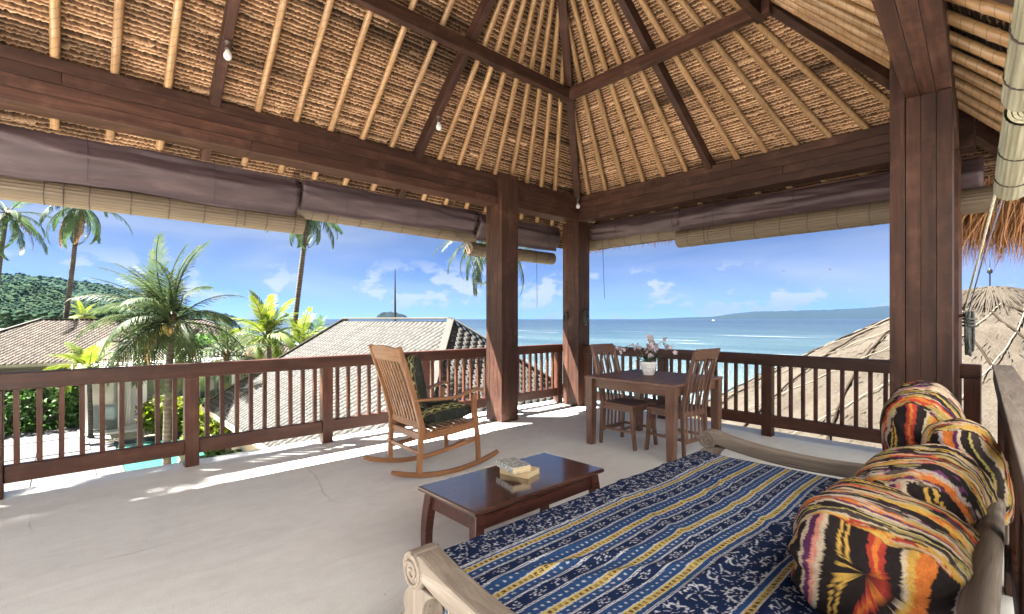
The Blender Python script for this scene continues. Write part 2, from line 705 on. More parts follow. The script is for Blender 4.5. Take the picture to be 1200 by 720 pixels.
    M['pale_rope'] = k.m
    # cloth with woven colour
    k = NT('woven_ikat_cloth')
    at_ = k.n('ShaderNodeAttribute', attribute_name='Col')
    w = k.noise(k.coords((260, 260, 260), jitter=False), 1.0, 2)
    k.col(k.mix(1.0, at_.outputs['Color'], k.ramp(w, [(0.3, (0.78, 0.78, 0.78)), (0.65, (1.12, 1.12, 1.12))]), 'MULTIPLY'))
    k.rough(0.85)
    k.spec(0.05)
    k.bump(w, 0.2, 0.002)
    M['ikat'] = k.m
    k = NT('white_ceramic')
    k.col((0.72, 0.72, 0.74))
    k.rough(0.3)
    M['ceramic'] = k.m
    k = NT('orchid_petal')
    k.col(k.ramp(k.noise(k.coords((30, 30, 30)), 2, 3), [(0.35, (0.30, 0.22, 0.28)), (0.6, (0.52, 0.46, 0.50))]))
    k.rough(0.6)
    M['petal'] = k.m
    k = NT('orchid_leaf')
    k.col((0.03, 0.075, 0.02))
    k.rough(0.35)
    M['orchid_leaf'] = k.m
    k = NT('orchid_stem')
    k.col((0.10, 0.12, 0.04))
    M['stem'] = k.m
    k = NT('paper_pages')
    k.col(k.ramp(k.noise(k.coords((2, 2, 300)), 2, 2), [(0.35, (0.42, 0.33, 0.2)), (0.65, (0.66, 0.56, 0.38))]))
    k.rough(0.8)
    M['pages'] = k.m
    k = NT('book_cover_grey')
    k.col(k.ramp(k.noise(k.coords((30, 30, 30)), 2, 4), [(0.45, (0.20, 0.22, 0.22)), (0.6, (0.58, 0.58, 0.54))]))
    k.rough(0.45)
    M['cover_grey'] = k.m
    k = NT('book_cover_sand')
    k.col((0.55, 0.42, 0.24))
    k.rough(0.5)
    M['cover_sand'] = k.m
    k = NT('lamp_bulb_glass')
    k.col((0.50, 0.49, 0.46))
    k.rough(0.2)
    M['bulb'] = k.m
    k = NT('brown_socket')
    k.col((0.05, 0.028, 0.02))
    k.rough(0.4)
    M['socket'] = k.m
    k = NT('dark_metal')
    k.col((0.03, 0.03, 0.03))
    k.rough(0.4)
    k.b.inputs['Metallic'].default_value = 0.8
    M['metal'] = k.m

    # leaves let light through
    def leaf(name, a, b, c_, tr=0.35, rough=0.55, var=0.18):
        k = NT(name)
        col = k.ramp(k.noise(k.coords((1, 1, 1)), 2.2, 3), [(0.3, a), (0.5, b), (0.75, c_)])
        col = k.hsv(col, v=k.var(var))
        k.col(col)
        k.rough(rough)
        k.spec(0.22)
        t = k.n('ShaderNodeBsdfTranslucent')
        k.l(k.hsv(col, h=0.485, s=1.1, v=1.5), t.inputs['Color'])
        ms = k.n('ShaderNodeMixShader')
        ms.inputs[0].default_value = tr
        k.l(k.b.outputs[0], ms.inputs[1])
        k.l(t.outputs[0], ms.inputs[2])
        k.l(ms.outputs[0], k.t.nodes['Material Output'].inputs['Surface'])
        return k.m
    M['palm_green'] = leaf('palm_leaf_green', (0.018, 0.032, 0.014), (0.034, 0.055, 0.022), (0.07, 0.088, 0.036))
    M['palm_dark'] = leaf('palm_leaf_dark', (0.022, 0.045, 0.022), (0.04, 0.075, 0.032), (0.075, 0.115, 0.05))
    M['palm_lime'] = leaf('palm_leaf_lime', (0.045, 0.075, 0.012), (0.085, 0.12, 0.02), (0.14, 0.16, 0.035))
    M['palm_dry'] = leaf('palm_leaf_dry', (0.08, 0.05, 0.023), (0.13, 0.085, 0.036), (0.18, 0.125, 0.058))
    M['hedge'] = leaf('hedge_leaf', (0.035, 0.085, 0.022), (0.065, 0.14, 0.04), (0.13, 0.21, 0.08))
    M['shrub'] = leaf('shrub_leaf_yellow', (0.055, 0.09, 0.012), (0.11, 0.15, 0.02), (0.20, 0.22, 0.04))
    k = NT('palm_trunk_bark')
    sep = k.n('ShaderNodeSeparateXYZ')
    k.l(k.coords((1, 1, 1)), sep.inputs[0])
    ring = k.math('SINE', k.math('MULTIPLY', sep.outputs[2], 42.0))
    nz = k.noise(k.coords((1, 1, 1)), 6, 5)
    s = k.math('ADD', k.math('MULTIPLY', ring, 0.12), nz)
    k.col(k.ramp(s, [(0.3, (0.035, 0.028, 0.022)), (0.55, (0.07, 0.059, 0.050)), (0.8, (0.11, 0.096, 0.083))]))
    k.rough(0.9)
    k.bump(s, 0.6, 0.03)
    M['bark'] = k.m
    k = NT('coconut_husk')
    k.col(k.ramp(k.rnd(), [(0.0, (0.16, 0.17, 0.03)), (1.0, (0.25, 0.15, 0.05))]))
    k.rough(0.5)
    M['coconut'] = k.m
    # roof coverings
    k = NT('grey_timber_shingle')
    a = k.noise(k.coords((3, 3, 3), 'Object', False), 1.5, 5)
    at_ = k.n('ShaderNodeAttribute', attribute_name='Col')
    c = k.mix(1.0, at_.outputs['Color'], k.ramp(a, [(0.3, (0.75, 0.75, 0.75)), (0.7, (1.1, 1.09, 1.06))]), 'MULTIPLY')
    k.col(k.hsv(c, v=k.var(0.14)))
    k.rough(0.85)
    k.bump(k.noise(k.coords((30, 8, 30), 'Object', False), 3, 3), 0.12, 0.005)
    M['shingle'] = k.m
    k = NT('roof_underlay')
    k.col((0.06, 0.055, 0.05))
    k.rough(0.95)
    M['underlay'] = k.m
    k = NT('weathered_thatch')
    v = k.coords((1, 1, 1), jitter=False)
    a = k.noise(v, 0.9, 6, 0.65, 0.5)
    b = k.noise(k.coords((7, 7, 2.5), jitter=False), 4.0, 6, 0.75, 1.0)
    b2 = k.noise(v, 38.0, 4, 0.75)
    s = k.math('ADD', k.math('MULTIPLY', a, 0.30), k.math('ADD', k.math('MULTIPLY', b, 0.35), k.math('MULTIPLY', b2, 0.35)))
    k.col(k.ramp(s, [(0.36, (0.014, 0.011, 0.008)), (0.45, (0.033, 0.027, 0.021)), (0.54, (0.049, 0.042, 0.034)), (0.66, (0.072, 0.063, 0.053))]))
    k.rough(0.95)
    k.spec(0.1)
    k.bump(s, 0.6, 0.05)
    M['thatch_out'] = k.m
    # ground coverings
    k = NT('garden_soil_and_grass')
    v = k.coords((1, 1, 1), jitter=False)
    a = k.noise(v, 0.12, 6, 0.6)
    b = k.noise(v, 2.5, 5, 0.7)
    s = k.math('ADD', k.math('MULTIPLY', a, 0.6), k.math('MULTIPLY', b, 0.4))
    k.col(k.ramp(s, [(0.35, (0.10, 0.12, 0.05)), (0.45, (0.30, 0.27, 0.19)), (0.6, (0.46, 0.42, 0.33))]))
    k.rough(0.95)
    k.bump(b, 0.5, 0.1)
    M['ground'] = k.m
    k = NT('beach_sand')
    k.col(k.ramp(k.noise(k.coords((1, 1, 1), jitter=False), 0.6, 6), [(0.3, (0.20, 0.175, 0.135)), (0.7, (0.28, 0.25, 0.20))]))
    k.rough(0.95)
    M['sand'] = k.m
    k = NT('pale_stone_paver')
    a = k.noise(k.coords((1, 1, 1)), 1.2, 6)
    sep = k.n('ShaderNodeSeparateXYZ')
    k.l(k.coords((1, 1, 1), jitter=False), sep.inputs[0])
    c = k.ramp(a, [(0.3, (0.038, 0.037, 0.040)), (0.7, (0.058, 0.056, 0.060))])
    k.col(k.hsv(c, v=k.var(0.08)))
    k.rough(0.8)
    M['paver'] = k.m
    k = NT('dark_joint')
    k.col((0.05, 0.055, 0.06))
    k.rough(0.9)
    M['joint'] = k.m
    k = NT('pool_water')
    a = k.noise(k.coords((1, 1, 1), jitter=False), 1.6, 4)
    k.col((0.035, 0.13, 0.11))
    k.rough(0.06)
    k.bump(a, 0.25, 0.05)
    M['pool'] = k.m
    k = NT('window_glass')
    k.col((0.10, 0.12, 0.12))
    k.rough(0.05)
    k.spec(0.8)
    M['glass'] = k.m
    k = NT('haze_tinted_canopy')
    v = k.coords((1, 1, 1), jitter=False)
    s = k.math('ADD', k.math('MULTIPLY', k.noise(v, 0.09, 6, 0.7), 0.6), k.math('MULTIPLY', k.noise(v, 0.012, 4), 0.4))
    k.col(k.ramp(s, [(0.36, (0.013, 0.024, 0.017)), (0.5, (0.021, 0.038, 0.024)), (0.64, (0.034, 0.052, 0.029))]))  # greens made paler and bluish, distance haze put into the colour
    k.rough(1.0)
    k.spec(0.0)
    M['forest'] = k.m
    k = NT('rock_and_scrub')
    v = k.coords((1, 1, 1), jitter=False)
    k.col(k.ramp(k.noise(v, 0.03, 6, 0.7), [(0.4, (0.006, 0.009, 0.006)), (0.6, (0.015, 0.017, 0.012))]))
    k.rough(1.0)
    k.spec(0.0)
    M['rock'] = k.m
    # sea: pale over the sandy shallows, deep blue outside the reef
    k = NT('sea_water')
    g = k.n('ShaderNodeNewGeometry')
    sep = k.n('ShaderNodeSeparateXYZ')
    k.l(g.outputs['Position'], sep.inputs[0])
    off = k.math('ADD', k.math('MULTIPLY', sep.outputs[0], 0.94), k.math('MULTIPLY', sep.outputs[1], 0.16))
    wob = k.n('ShaderNodeMapping')
    wob.inputs['Scale'].default_value = (0.02, 0.006, 1)
    k.l(g.outputs['Position'], wob.inputs['Vector'])
    nz = k.noise(wob.outputs[0], 1.0, 5, 0.6)
    dist = k.math('ADD', off, k.math('MULTIPLY', k.math('SUBTRACT', nz, 0.5), 90.0))
    lg = k.math('DIVIDE', k.math('LOGARITHM', k.math('MAXIMUM', dist, 10.0), 10.0), 4.0)
    # log10(d)/4 : 30 m .37, 100 m .5, 300 m .62, 1 km .75
    c = k.ramp(lg, [(0.34, (0.060, 0.088, 0.084)), (0.45, (0.038, 0.064, 0.067)), (0.54, (0.026, 0.048, 0.056)), (0.63, (0.015, 0.030, 0.041)), (0.76, (0.008, 0.018, 0.029)), (0.95, (0.007, 0.015, 0.027))])
    fm = k.n('ShaderNodeMapping')
    fm.inputs['Scale'].default_value = (0.09, 0.012, 1)
    fm.inputs['Rotation'].default_value = (0, 0, R(-9))
    k.l(g.outputs['Position'], fm.inputs['Vector'])
    foam = k.noise(fm.outputs[0], 1.0, 7, 0.62)
    inreef = k.ramp(lg, [(0.40, (0, 0, 0)), (0.50, (1, 1, 1)), (0.585, (1, 1, 1)), (0.63, (0, 0, 0))])
    fo = k.math('MULTIPLY', k.ramp(foam, [(0.63, (0, 0, 0)), (0.70, (1, 1, 1))]), inreef)
    c = k.mix(k.math('MULTIPLY', fo, 0.85), c, (0.30, 0.32, 0.32))
    pm = k.n('ShaderNodeMapping')
    pm.inputs['Scale'].default_value = (0.05, 0.012, 1)
    k.l(g.outputs['Position'], pm.inputs['Vector'])
    pt = k.noise(pm.outputs[0], 0.6, 6, 0.7)
    c = k.mix(1.0, c, k.ramp(pt, [(0.38, (0.6, 0.7, 0.78)), (0.62, (1.3, 1.2, 1.14))]), 'MULTIPLY')
    k.col(c)
    k.rough(0.22)
    k.spec(0.35)
    wm = k.n('ShaderNodeMapping')
    wm.inputs['Scale'].default_value = (0.5, 0.16, 1)
    wm.inputs['Rotation'].default_value = (0, 0, R(-9))
    k.l(g.outputs['Position'], wm.inputs['Vector'])
    k.bump(k.noise(wm.outputs[0], 1.0, 8, 0.7), 0.8, 1.2)
    M['sea'] = k.m
    # dark patterned upholstery of the rocking chair
    k = NT('dark_woven_cushion')
    at_ = k.n('ShaderNodeAttribute', attribute_name='Col')
    k.col(at_.outputs['Color'])
    k.rough(0.85)
    k.spec(0.15)
    M['cushion'] = k.m


mats()

# ================================================================== the terrace and its pavilion
def terrace():
    o = MB().box(-12.5, 6.52, -0.75, 5.70, -0.30, 0.0).build('terrace_floor', M['floor'], bevel=0.012)  # rear stretch behind the camera added as a sunlit bounce surface
    tag(o, kind='structure')
    b = MB().box(-12.3, 6.35, -0.6, 5.5, -4.0, -0.302).build('terrace_wall', M['plaster'])
    tag(b, kind='structure')


terrace()

PZ, RISE = 3.40, 2.05               # roof plane height at the wall plate, rise to the ridge
APX, APY = 3.10, 2.85               # where the hips meet the ridge
PX, PYL, PYN = 6.17, 5.10, 0.53     # plate lines: far side, left side, near side


def slopeL(a, s):
    return Vector((a, PYL + (APY - PYL) * s, PZ + RISE * s))


def slopeR(a, s):
    return Vector((PX + (APX - PX) * s, a, PZ + RISE * s))


def slopeN(a, s):
    return Vector((a, PYN + (APY - PYN) * s, PZ + RISE * s))


def hipX(s):
    return APX + (PX - APX) * (1 - s)


RX0 = -2.2          # roof cut short out of view, so sun reaches the floor and bounces in
S_EAVE_L, S_EAVE_R, S_EAVE_N = -0.34, -0.30, -0.34


def thatch_mesh(fn, lo, hi, s0, s1, slope_len, inward, seed):
    """courses of clipped grass seen from below: each one a ragged strip that stands off the one above"""
    rng = np.random.default_rng(seed)
    pitch = 0.037
    n = int(slope_len / pitch)
    ds = (s1 - s0) / n
    V, F, C = [], [], []
    base = 0
    inward = np.array(inward, float)
    tint = np.array([1.0, 0.655, 0.415])
    bundle = 1.0
    for i in range(n + 1):
        s = s0 + ds * (i + rng.uniform(-0.22, 0.22))
        a0, a1 = lo(s), hi(s)
        if a1 - a0 < 0.1:
            continue
        k = max(4, int((a1 - a0) / 0.0125))
        a = np.linspace(a0, a1, k)
        sv = np.full(k, i * 3.7)
        wav = vnoise(a * 1.1, sv, seed) * 0.004
        cut = rng.normal(0, 0.10, k).clip(-0.3, 0.3)
        # now and then a fatter bundle, a slipped tuft or a hole
        fat = np.clip(vnoise(a * 0.9, sv * 0.37, seed + 2) - 0.35, 0, 1) * 0.022
        slip = (vnoise(a * 2.3, sv, seed + 6) > 0.72) * rng.uniform(0.2, 0.9)
        off = rng.normal(0.020, 0.003, k).clip(0.008, 0.03) + fat
        P0 = np.array([fn(0, s + ds * 0.55), fn(1, s + ds * 0.55)])
        P1 = np.array([fn(0, s - ds * 0.50), fn(1, s - ds * 0.50)])
        da, o0, o1 = P0[1] - P0[0], P0[0], P1[0]
        tv = (o1 - o0)
        rows = []
        for t, of in ((0.0, 0.0), (0.66, 0.70), (1.0, 1.0)):
            c_ = (cut + slip) * (t if t > 0.9 else 0)
            rows.append(o0 + a[:, None] * da + tv[None] * (t + c_[:, None]) + inward * (0.003 + off * of)[:, None] + np.array([0, 0, 1]) * wav[:, None])
        V.append(np.stack(rows, 1).reshape(-1, 3))
        j = np.arange(k - 1) * 3 + base
        for q in range(2):
            F.append(np.stack([j + q, j + 3 + q, j + 4 + q, j + 1 + q], -1))
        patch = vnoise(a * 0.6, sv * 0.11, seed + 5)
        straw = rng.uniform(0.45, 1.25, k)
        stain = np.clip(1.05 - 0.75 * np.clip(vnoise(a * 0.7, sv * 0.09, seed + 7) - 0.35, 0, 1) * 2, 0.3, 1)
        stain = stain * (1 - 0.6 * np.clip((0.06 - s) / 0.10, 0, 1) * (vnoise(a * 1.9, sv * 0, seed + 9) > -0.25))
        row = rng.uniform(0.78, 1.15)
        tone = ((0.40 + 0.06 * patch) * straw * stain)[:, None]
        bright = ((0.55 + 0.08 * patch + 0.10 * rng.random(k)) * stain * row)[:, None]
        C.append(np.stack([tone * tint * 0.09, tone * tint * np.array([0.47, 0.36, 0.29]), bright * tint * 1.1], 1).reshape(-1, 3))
        base += 3 * k
    return np.concatenate(V), np.concatenate(F), np.concatenate(C)


def rafter_obj(name, p, q, mat, parent, kind, cache={}):
    """bamboo pole or squared rafter from p to q, its length along local x"""
    p, q = Vector(p), Vector(q)
    ln = (q - p).length
    key = (kind, round(ln, 1), mat.name)
    if key not in cache:
        mb = MB()
        if kind == 'bamboo':
            ns = max(3, int(ln / 0.36))
            pts, rad = [], []
            for i in range(ns + 1):
                x = ln * i / ns
                for dx, rr in ((-0.014, 0.031), (0.0, 0.035), (0.014, 0.031)):
                    xx = min(max(x + dx, 0), ln)
                    if pts and xx <= pts[-1][0] + 1e-4:
                        continue
                    pts.append((xx, 0.006 * math.sin(xx * 1.7), 0))
                    rad.append(rr * (1.04 - 0.10 * xx / ln))
            mb.tube(pts, rad, 9)
            cache[key] = mb.mesh(name, mat, True)
        else:
            w, h = kind
            mb.box(0, ln, -w / 2, w / 2, -h / 2, h / 2)
            cache[key] = mb.mesh(name, mat)
    o = link(name, cache[key], None, parent)
    x, y, z = frame(p, q)
    mt = Matrix((x, y, z)).transposed().to_4x4()
    mt.translation = p
    if o.parent:
        o.matrix_local = o.parent.matrix_world.inverted() @ mt if False else mt
    else:
        o.matrix_local = mt
    if kind != 'bamboo':
        b = o.modifiers.new('bevel', 'BEVEL')
        b.width = 0.006
        b.segments = 2
    return o


def pavilion():
    root = empty('pavilion')
    tag(root, 'open timber pavilion with dark beams and a high thatched roof over the terrace', 'pavilion')

    # ---- wall-plate beams, four stacked planks each
    ZB0, ZB1 = 2.965, 3.35

    def stacked(x0, x1, y0, y1, axis, joints):
        core = MB().box(x0 + 0.02, x1 - 0.02, y0 + 0.02, y1 - 0.02, ZB0 + 0.02, ZB1 - 0.02).build('beam', M['beam_' + axis], root)
        h = (ZB1 - ZB0) / 4
        for i in range(4):
            g = 0.004 * ((i % 2) - 0.5)
            z0, z1 = ZB0 + h * i + (0.0025 if i else 0), ZB0 + h * (i + 1)
            cuts = [0.0] + sorted(joints[i]) + [1.0]
            for u0, u1 in zip(cuts[:-1], cuts[1:]):
                e0, e1 = (0.0015 if u0 > 0 else 0), (0.0015 if u1 < 1 else 0)
                if axis == 'x':
                    bb = (x0 + (x1 - x0) * u0 + e0, x0 + (x1 - x0) * u1 - e1, y0 + g, y1 - g)
                else:
                    bb = (x0 + g, x1 - g, y0 + (y1 - y0) * u0 + e0, y0 + (y1 - y0) * u1 - e1)
                cx, cy_, cz = (bb[0] + bb[1]) / 2, (bb[2] + bb[3]) / 2, (z0 + z1) / 2
                MB().box(bb[0] - cx, bb[1] - cx, bb[2] - cy_, bb[3] - cy_, z0 - cz, z1 - cz).build('plank', M['beam_' + axis], core, loc=(cx, cy_, cz), bevel=0.004)
    stacked(-2.6, 6.045, 4.985, 5.225, 'x', [[0.72, 0.45], [0.86, 0.5], [0.6, 0.3], [0.8, 0.55]])
    stacked(6.05, 6.29, 0.40, 5.225, 'y', [[0.55], [0.33], [0.7], [0.45]])

    # near-side beam, three planks side by side, a little out of square as built
    nb = empty('beam', (4.5, 0.53, 0), R(3.4), root)
    for k in range(3):
        w = 0.082
        y0 = -0.125 + k * 0.084
        MB().box(-4.2, 4.2, -w / 2, w / 2, -0.19, 0.19).build('plank', M['beam_x'], nb, loc=(-2.64, y0 + w / 2, (ZB0 + ZB1) / 2), bevel=0.004)

    # ---- columns: three planks and, at the inner side, one that runs up past the beam
    def column(x0, x1, y0, y1, ztop, tongue=None, rz=0.0):
        c = empty('column', ((x0 + x1) / 2, (y0 + y1) / 2, 0), rz, root)
        w = (x1 - x0) / 2
        hh = (y1 - y0) / 2
        n = 3
        for k in range(n):
            a = -hh + 2 * hh * k / n
            b = -hh + 2 * hh * (k + 1) / n - 0.0015
            g = 0.002 * (k % 2)
            MB().box(-w + g, w - g, -(b - a) / 2, (b - a) / 2, 0, ztop).build('plank', M['beam_z'], c, loc=(0, (a + b) / 2, 0), bevel=0.0025)
        if tongue:
            t0, t1, tz = tongue
            MB().box(-w - 0.003, w + 0.003, -(t1 - t0) / 2, (t1 - t0) / 2, 0, tz).build('plank', M['beam_z'], c, loc=(0, (t0 + t1) / 2 - (y0 + y1) / 2, 0), bevel=0.005)
        return c
    column(4.33, 4.63, 4.985, 5.225, ZB0 - 0.002, (4.895, 4.982, 3.37))
    column(6.045, 6.33, 4.99, 5.32, ZB0 - 0.002)
    column(4.40, 4.70, 0.405, 0.652, ZB0 - 0.002, (0.655, 0.742, 3.37), R(3.4))
    column(6.05, 6.31, 0.50, 0.76, ZB0 - 0.002)
    column(-2.6, -2.3, 4.985, 5.225, ZB0 - 0.002, (4.895, 4.982, 3.37))
    column(-2.6, -2.3, -0.02, 0.22, ZB0 - 0.002)

    # ---- roof: thatch skin, courses, rafters
    roof = empty('roof', (0, 0, 0), 0, root)
    def lift(p, z):
        return (p[0], p[1], p[2] + z)
    for nm, z, mt in (('thatch_skin', 0.34, M['thatch_out']), ('thatch_backing', 0.012, M['thatch_back'])):
        mb = MB()
        e = [slopeL(RX0, S_EAVE_L), slopeL(hipX(S_EAVE_L), S_EAVE_L), slopeL(APX, 1), slopeL(RX0, 1)]
        mb.add([lift(p, z) for p in e], [(0, 1, 2, 3)])
        e = [slopeN(RX0, S_EAVE_L), slopeN(hipX(S_EAVE_L), S_EAVE_L), slopeN(APX, 1), slopeN(RX0, 1)]
        mb.add([lift(p, z) for p in e], [(3, 2, 1, 0)])
        e = [slopeL(hipX(S_EAVE_L), S_EAVE_L), slopeN(hipX(S_EAVE_L), S_EAVE_L), slopeN(APX, 1)]
        mb.add([lift(p, z) for p in e], [(0, 1, 2)])
        if z > 0.1:
            a = [slopeL(RX0, S_EAVE_L), slopeL(hipX(S_EAVE_L), S_EAVE_L), slopeN(hipX(S_EAVE_L), S_EAVE_L), slopeN(RX0, S_EAVE_L)]
            for i in range(3):
                p, q = a[i], a[i + 1]
                mb.add([lift(p, 0.02), lift(q, 0.02), lift(q, z), lift(p, z)], [(0, 1, 2, 3)])
        mb.build(nm, mt, roof, fix=False)

    sl = math.hypot(PYL - APY, RISE)
    sr = math.hypot(PX - APX, RISE)
    sn = math.hypot(APY - PYN, RISE)
    nL = Vector((0, -RISE, APY - PYL)).normalized()
    nN = Vector((0, RISE, PYN - APY)).normalized()
    nR = Vector((-RISE, 0, APX - PX)).normalized()

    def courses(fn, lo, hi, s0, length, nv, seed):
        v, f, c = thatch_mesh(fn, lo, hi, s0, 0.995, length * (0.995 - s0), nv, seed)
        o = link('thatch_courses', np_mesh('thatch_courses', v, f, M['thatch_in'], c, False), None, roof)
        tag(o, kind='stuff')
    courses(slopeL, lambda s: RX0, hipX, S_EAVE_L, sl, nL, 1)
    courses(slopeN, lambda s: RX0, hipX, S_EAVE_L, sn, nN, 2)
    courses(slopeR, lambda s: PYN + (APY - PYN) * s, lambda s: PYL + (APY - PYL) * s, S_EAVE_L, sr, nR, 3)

    OFF = 0.075

    def pole(fn, nv, a0, a1, s0, s1, kind='bamboo', mat=None, off=OFF):
        p = fn(a0, s0) + nv * off
        q = fn(a1, s1) + nv * off
        rafter_obj('rafter', p, q, mat or M['bamboo'], roof, kind)

    def fan(x0, c, k, s):
        return c + (x0 - c) * (1 - k * s)

    def fan_top(x0, c, half, k):
        d = abs(x0 - c)
        # where the pole meets the hip
        den = half - k * d
        s = (half - d) / den if den > 1e-3 else 2
        return min(0.97, max(0.2, s - 0.03))
    KF = 0.885
    for i in range(8):
        x0 = 3.41 + 0.3045 * i
        s1 = fan_top(x0, APX, PX - APX, KF)
        s0 = -0.30
        sL = -0.185
        pole(slopeL, nL, fan(x0, APX, KF, sL), fan(x0, APX, KF, s1), sL, s1)
        pole(slopeN, nN, fan(x0, APX, KF, s0), fan(x0, APX, KF, s1), s0, s1)
    for x0 in (2.75, 2.40, 2.05, 1.70, 1.35, 0.65, 0.30, -0.05, -0.40, -0.75, -1.45, -1.8):
        pole(slopeL, nL, x0, x0, -0.185, 0.97)
    for x0 in (2.75, 2.40, 2.05, 1.70, 1.35, 0.65, 0.30):
        pole(slopeN, nN, x0, x0, -0.30, 0.97)
    for x0 in (3.1, 1.0, -1.1):
        pole(slopeL, nL, x0, x0, -0.185, 0.97, (0.075, 0.13), M['beam_x'], 0.085)
        pole(slopeN, nN, x0, x0, -0.30, 0.97, (0.075, 0.13), M['beam_x'], 0.085)
    for i in range(6):
        for sg in (1, -1):
            y0 = APY + sg * (0.34 + 0.33 * i)
            half = (PYL - APY) if sg > 0 else (APY - PYN)
            s1 = fan_top(y0, APY, half, KF)
            pole(slopeR, nR, fan(y0, APY, KF, -0.22), fan(y0, APY, KF, s1), -0.22, s1)
    pole(slopeR, nR, APY, APY, -0.25, 0.95, (0.075, 0.13), M['beam_x'], 0.085)
    # hips
    for sgn, fn in ((1, slopeL), (-1, slopeN)):
        p = fn(hipX(-0.30), -0.30) + Vector((0, 0, -0.11))
        q = fn(hipX(0.99), 0.99) + Vector((0, 0, -0.11))
        rafter_obj('hip_rafter', p, q, M['beam_x'], roof, (0.095, 0.16))
    rafter_obj('ridge_beam', (RX0 + 0.05, APY, PZ + RISE - 0.16), (APX + 0.1, APY, PZ + RISE - 0.16), M['beam_x'], roof, (0.12, 0.22))
    # collar ring below the rafters
    SR = 0.49
    yl = PYL + (APY - PYL) * SR
    yn = PYN + (APY - PYN) * SR
    xr = hipX(SR)
    zr = PZ + RISE * SR - 0.235
    rafter_obj('collar_beam', (RX0 + 0.1, yl - 0.05, zr), (xr + 0.02, yl - 0.05, zr), M['beam_x'], roof, (0.085, 0.13))
    rafter_obj('collar_beam', (RX0 + 0.1, yn + 0.05, zr), (xr + 0.02, yn + 0.05, zr), M['beam_x'], roof, (0.085, 0.13))
    rafter_obj('collar_beam', (xr - 0.07, yn - 0.06, zr), (xr - 0.07, yl + 0.06, zr), M['beam_x'], roof, (0.085, 0.124))

    # hanging straw at the far eave and the far near-side corner
    rng = random.Random(5)
    mb = MB()

    def straw(p, d, ln, w):
        p = Vector(p)
        d = Vector(d).normalized()
        side = d.cross(Vector((rng.uniform(-1, 1), rng.uniform(-1, 1), rng.uniform(-.3, .3)))).normalized() * w
        m_ = p + d * ln * 0.55
        t = p + (d + Vector((rng.uniform(-.15, .15), rng.uniform(-.15, .15), -0.35))).normalized() * ln
        mb.add([p - side, p + side, m_ + side * 0.8, m_ - side * 0.8, t], [(0, 1, 2, 3), (3, 2, 4)])
    ex = hipX(S_EAVE_L)
    ez = PZ + RISE * S_EAVE_L
    yA, yB = PYN + (APY - PYN) * S_EAVE_L, PYL + (APY - PYL) * S_EAVE_L
    for i in range(2600):
        y = rng.uniform(yA, yB)
        straw((ex + rng.uniform(-0.12, 0.1), y, ez + rng.uniform(0.05, 0.33)), (rng.uniform(-0.1, 0.25), rng.uniform(-.2, .2), -1), rng.uniform(0.10, 0.22), 0.005)
    for i in range(2600):
        t = rng.random()
        y = yA + 0.95 * t * t + rng.uniform(0, 0.10)
        straw((ex - 0.02 + rng.uniform(-0.3, 0.12), y, ez - 0.02 + rng.uniform(-0.16, 0.2)), (rng.uniform(-0.15, 0.3), rng.uniform(-0.1, 0.55), -1), rng.uniform(0.35, 0.72), 0.006)
    o = mb.build('thatch_fringe', M['straw'], roof, fix=False)
    tag(o, kind='stuff')
    return root


pavilion()


# ------------------------------------------------------------------ balcony railings
def railing(name, label, loc, rz, x0, x1, posts, cap=False):
    root = empty(name, loc, rz)
    tag(root, label, 'railing')
    rng = random.Random(hash(label) & 0xff)
    MB().box(-(x1 - x0) / 2, (x1 - x0) / 2, -0.06, 0.06, -0.066, 0.066).build('handrail', M['rail_x'], root, loc=((x0 + x1) / 2, 0, 0.911), bevel=0.008)
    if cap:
        MB().box(-(x1 - x0) / 2, (x1 - x0) / 2, -0.064, 0.064, 0, 0.012).build('handrail_sheen_cap', M['grey_x'], root, loc=((x0 + x1) / 2, 0, 0.9775), bevel=0.004)  # pale board added for the bleached top and the sky reflected on it
    ps = sorted(posts)
    pm = MB().box(-0.058, 0.058, -0.054, 0.054, 0, 0.846).mesh('post', M['rail_z'])
    for p in ps:
        o = link('post', pm, None, root, (p, 0, 0))
        b = o.modifiers.new('bevel', 'BEVEL')
        b.width = 0.006
        b.segments = 2
    ends = [x0] + ps + [x1] if (ps[0] - x0) > 0.08 else ps + ([x1] if x1 - ps[-1] > 0.08 else [])
    if x1 - ps[-1] <= 0.08 and ends[-1] == x1:
        ends = ends[:-1]
    bm_ = MB().box(-0.018, 0.018, -0.018, 0.018, 0, 0.602).mesh('baluster', M['rail_z'])
    for a, b in zip(ends[:-1], ends[1:]):
        la = a + (0.058 if a in ps else 0)
        lb = b - (0.058 if b in ps else 0)
        ln = lb - la
        if ln < 0.05:
            continue
        MB().box(-ln / 2, ln / 2, -0.036, 0.036, -0.068, 0.068).build('bottom_rail', M['rail_x'], root, loc=((la + lb) / 2, 0, 0.182), bevel=0.007)
        n = max(1, round((b - a) / 0.13) - 1)
        for i in range(n):
            x = a + (b - a) * (i + 1) / (n + 1)
            o = link('baluster', bm_, None, root, (x, rng.uniform(-0.003, 0.003), 0.2475))
            o.rotation_euler = (0, rng.uniform(-0.008, 0.008), 0)
    return root


railing('balcony_railing', 'long reddish timber railing on the left, palms and grey shingle roof behind it', (0, 5.50, 0), 0, -7.2, 6.19,
        [-6.9, -5.6, -4.3, -3.0, -1.7, -0.4, 0.9, 2.2, 3.5, 4.8, 6.13])
railing('balcony_railing', 'dark timber railing facing the sea behind the dining table', (6.22, 0.36, 0), R(90), 0.0, 5.07,
        [0.06, 0.46, 1.85, 3.24, 4.58])
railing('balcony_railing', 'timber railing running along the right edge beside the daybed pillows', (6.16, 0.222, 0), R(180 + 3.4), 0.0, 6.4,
        [1.3, 2.6, 3.9, 5.2, 6.35], cap=True)


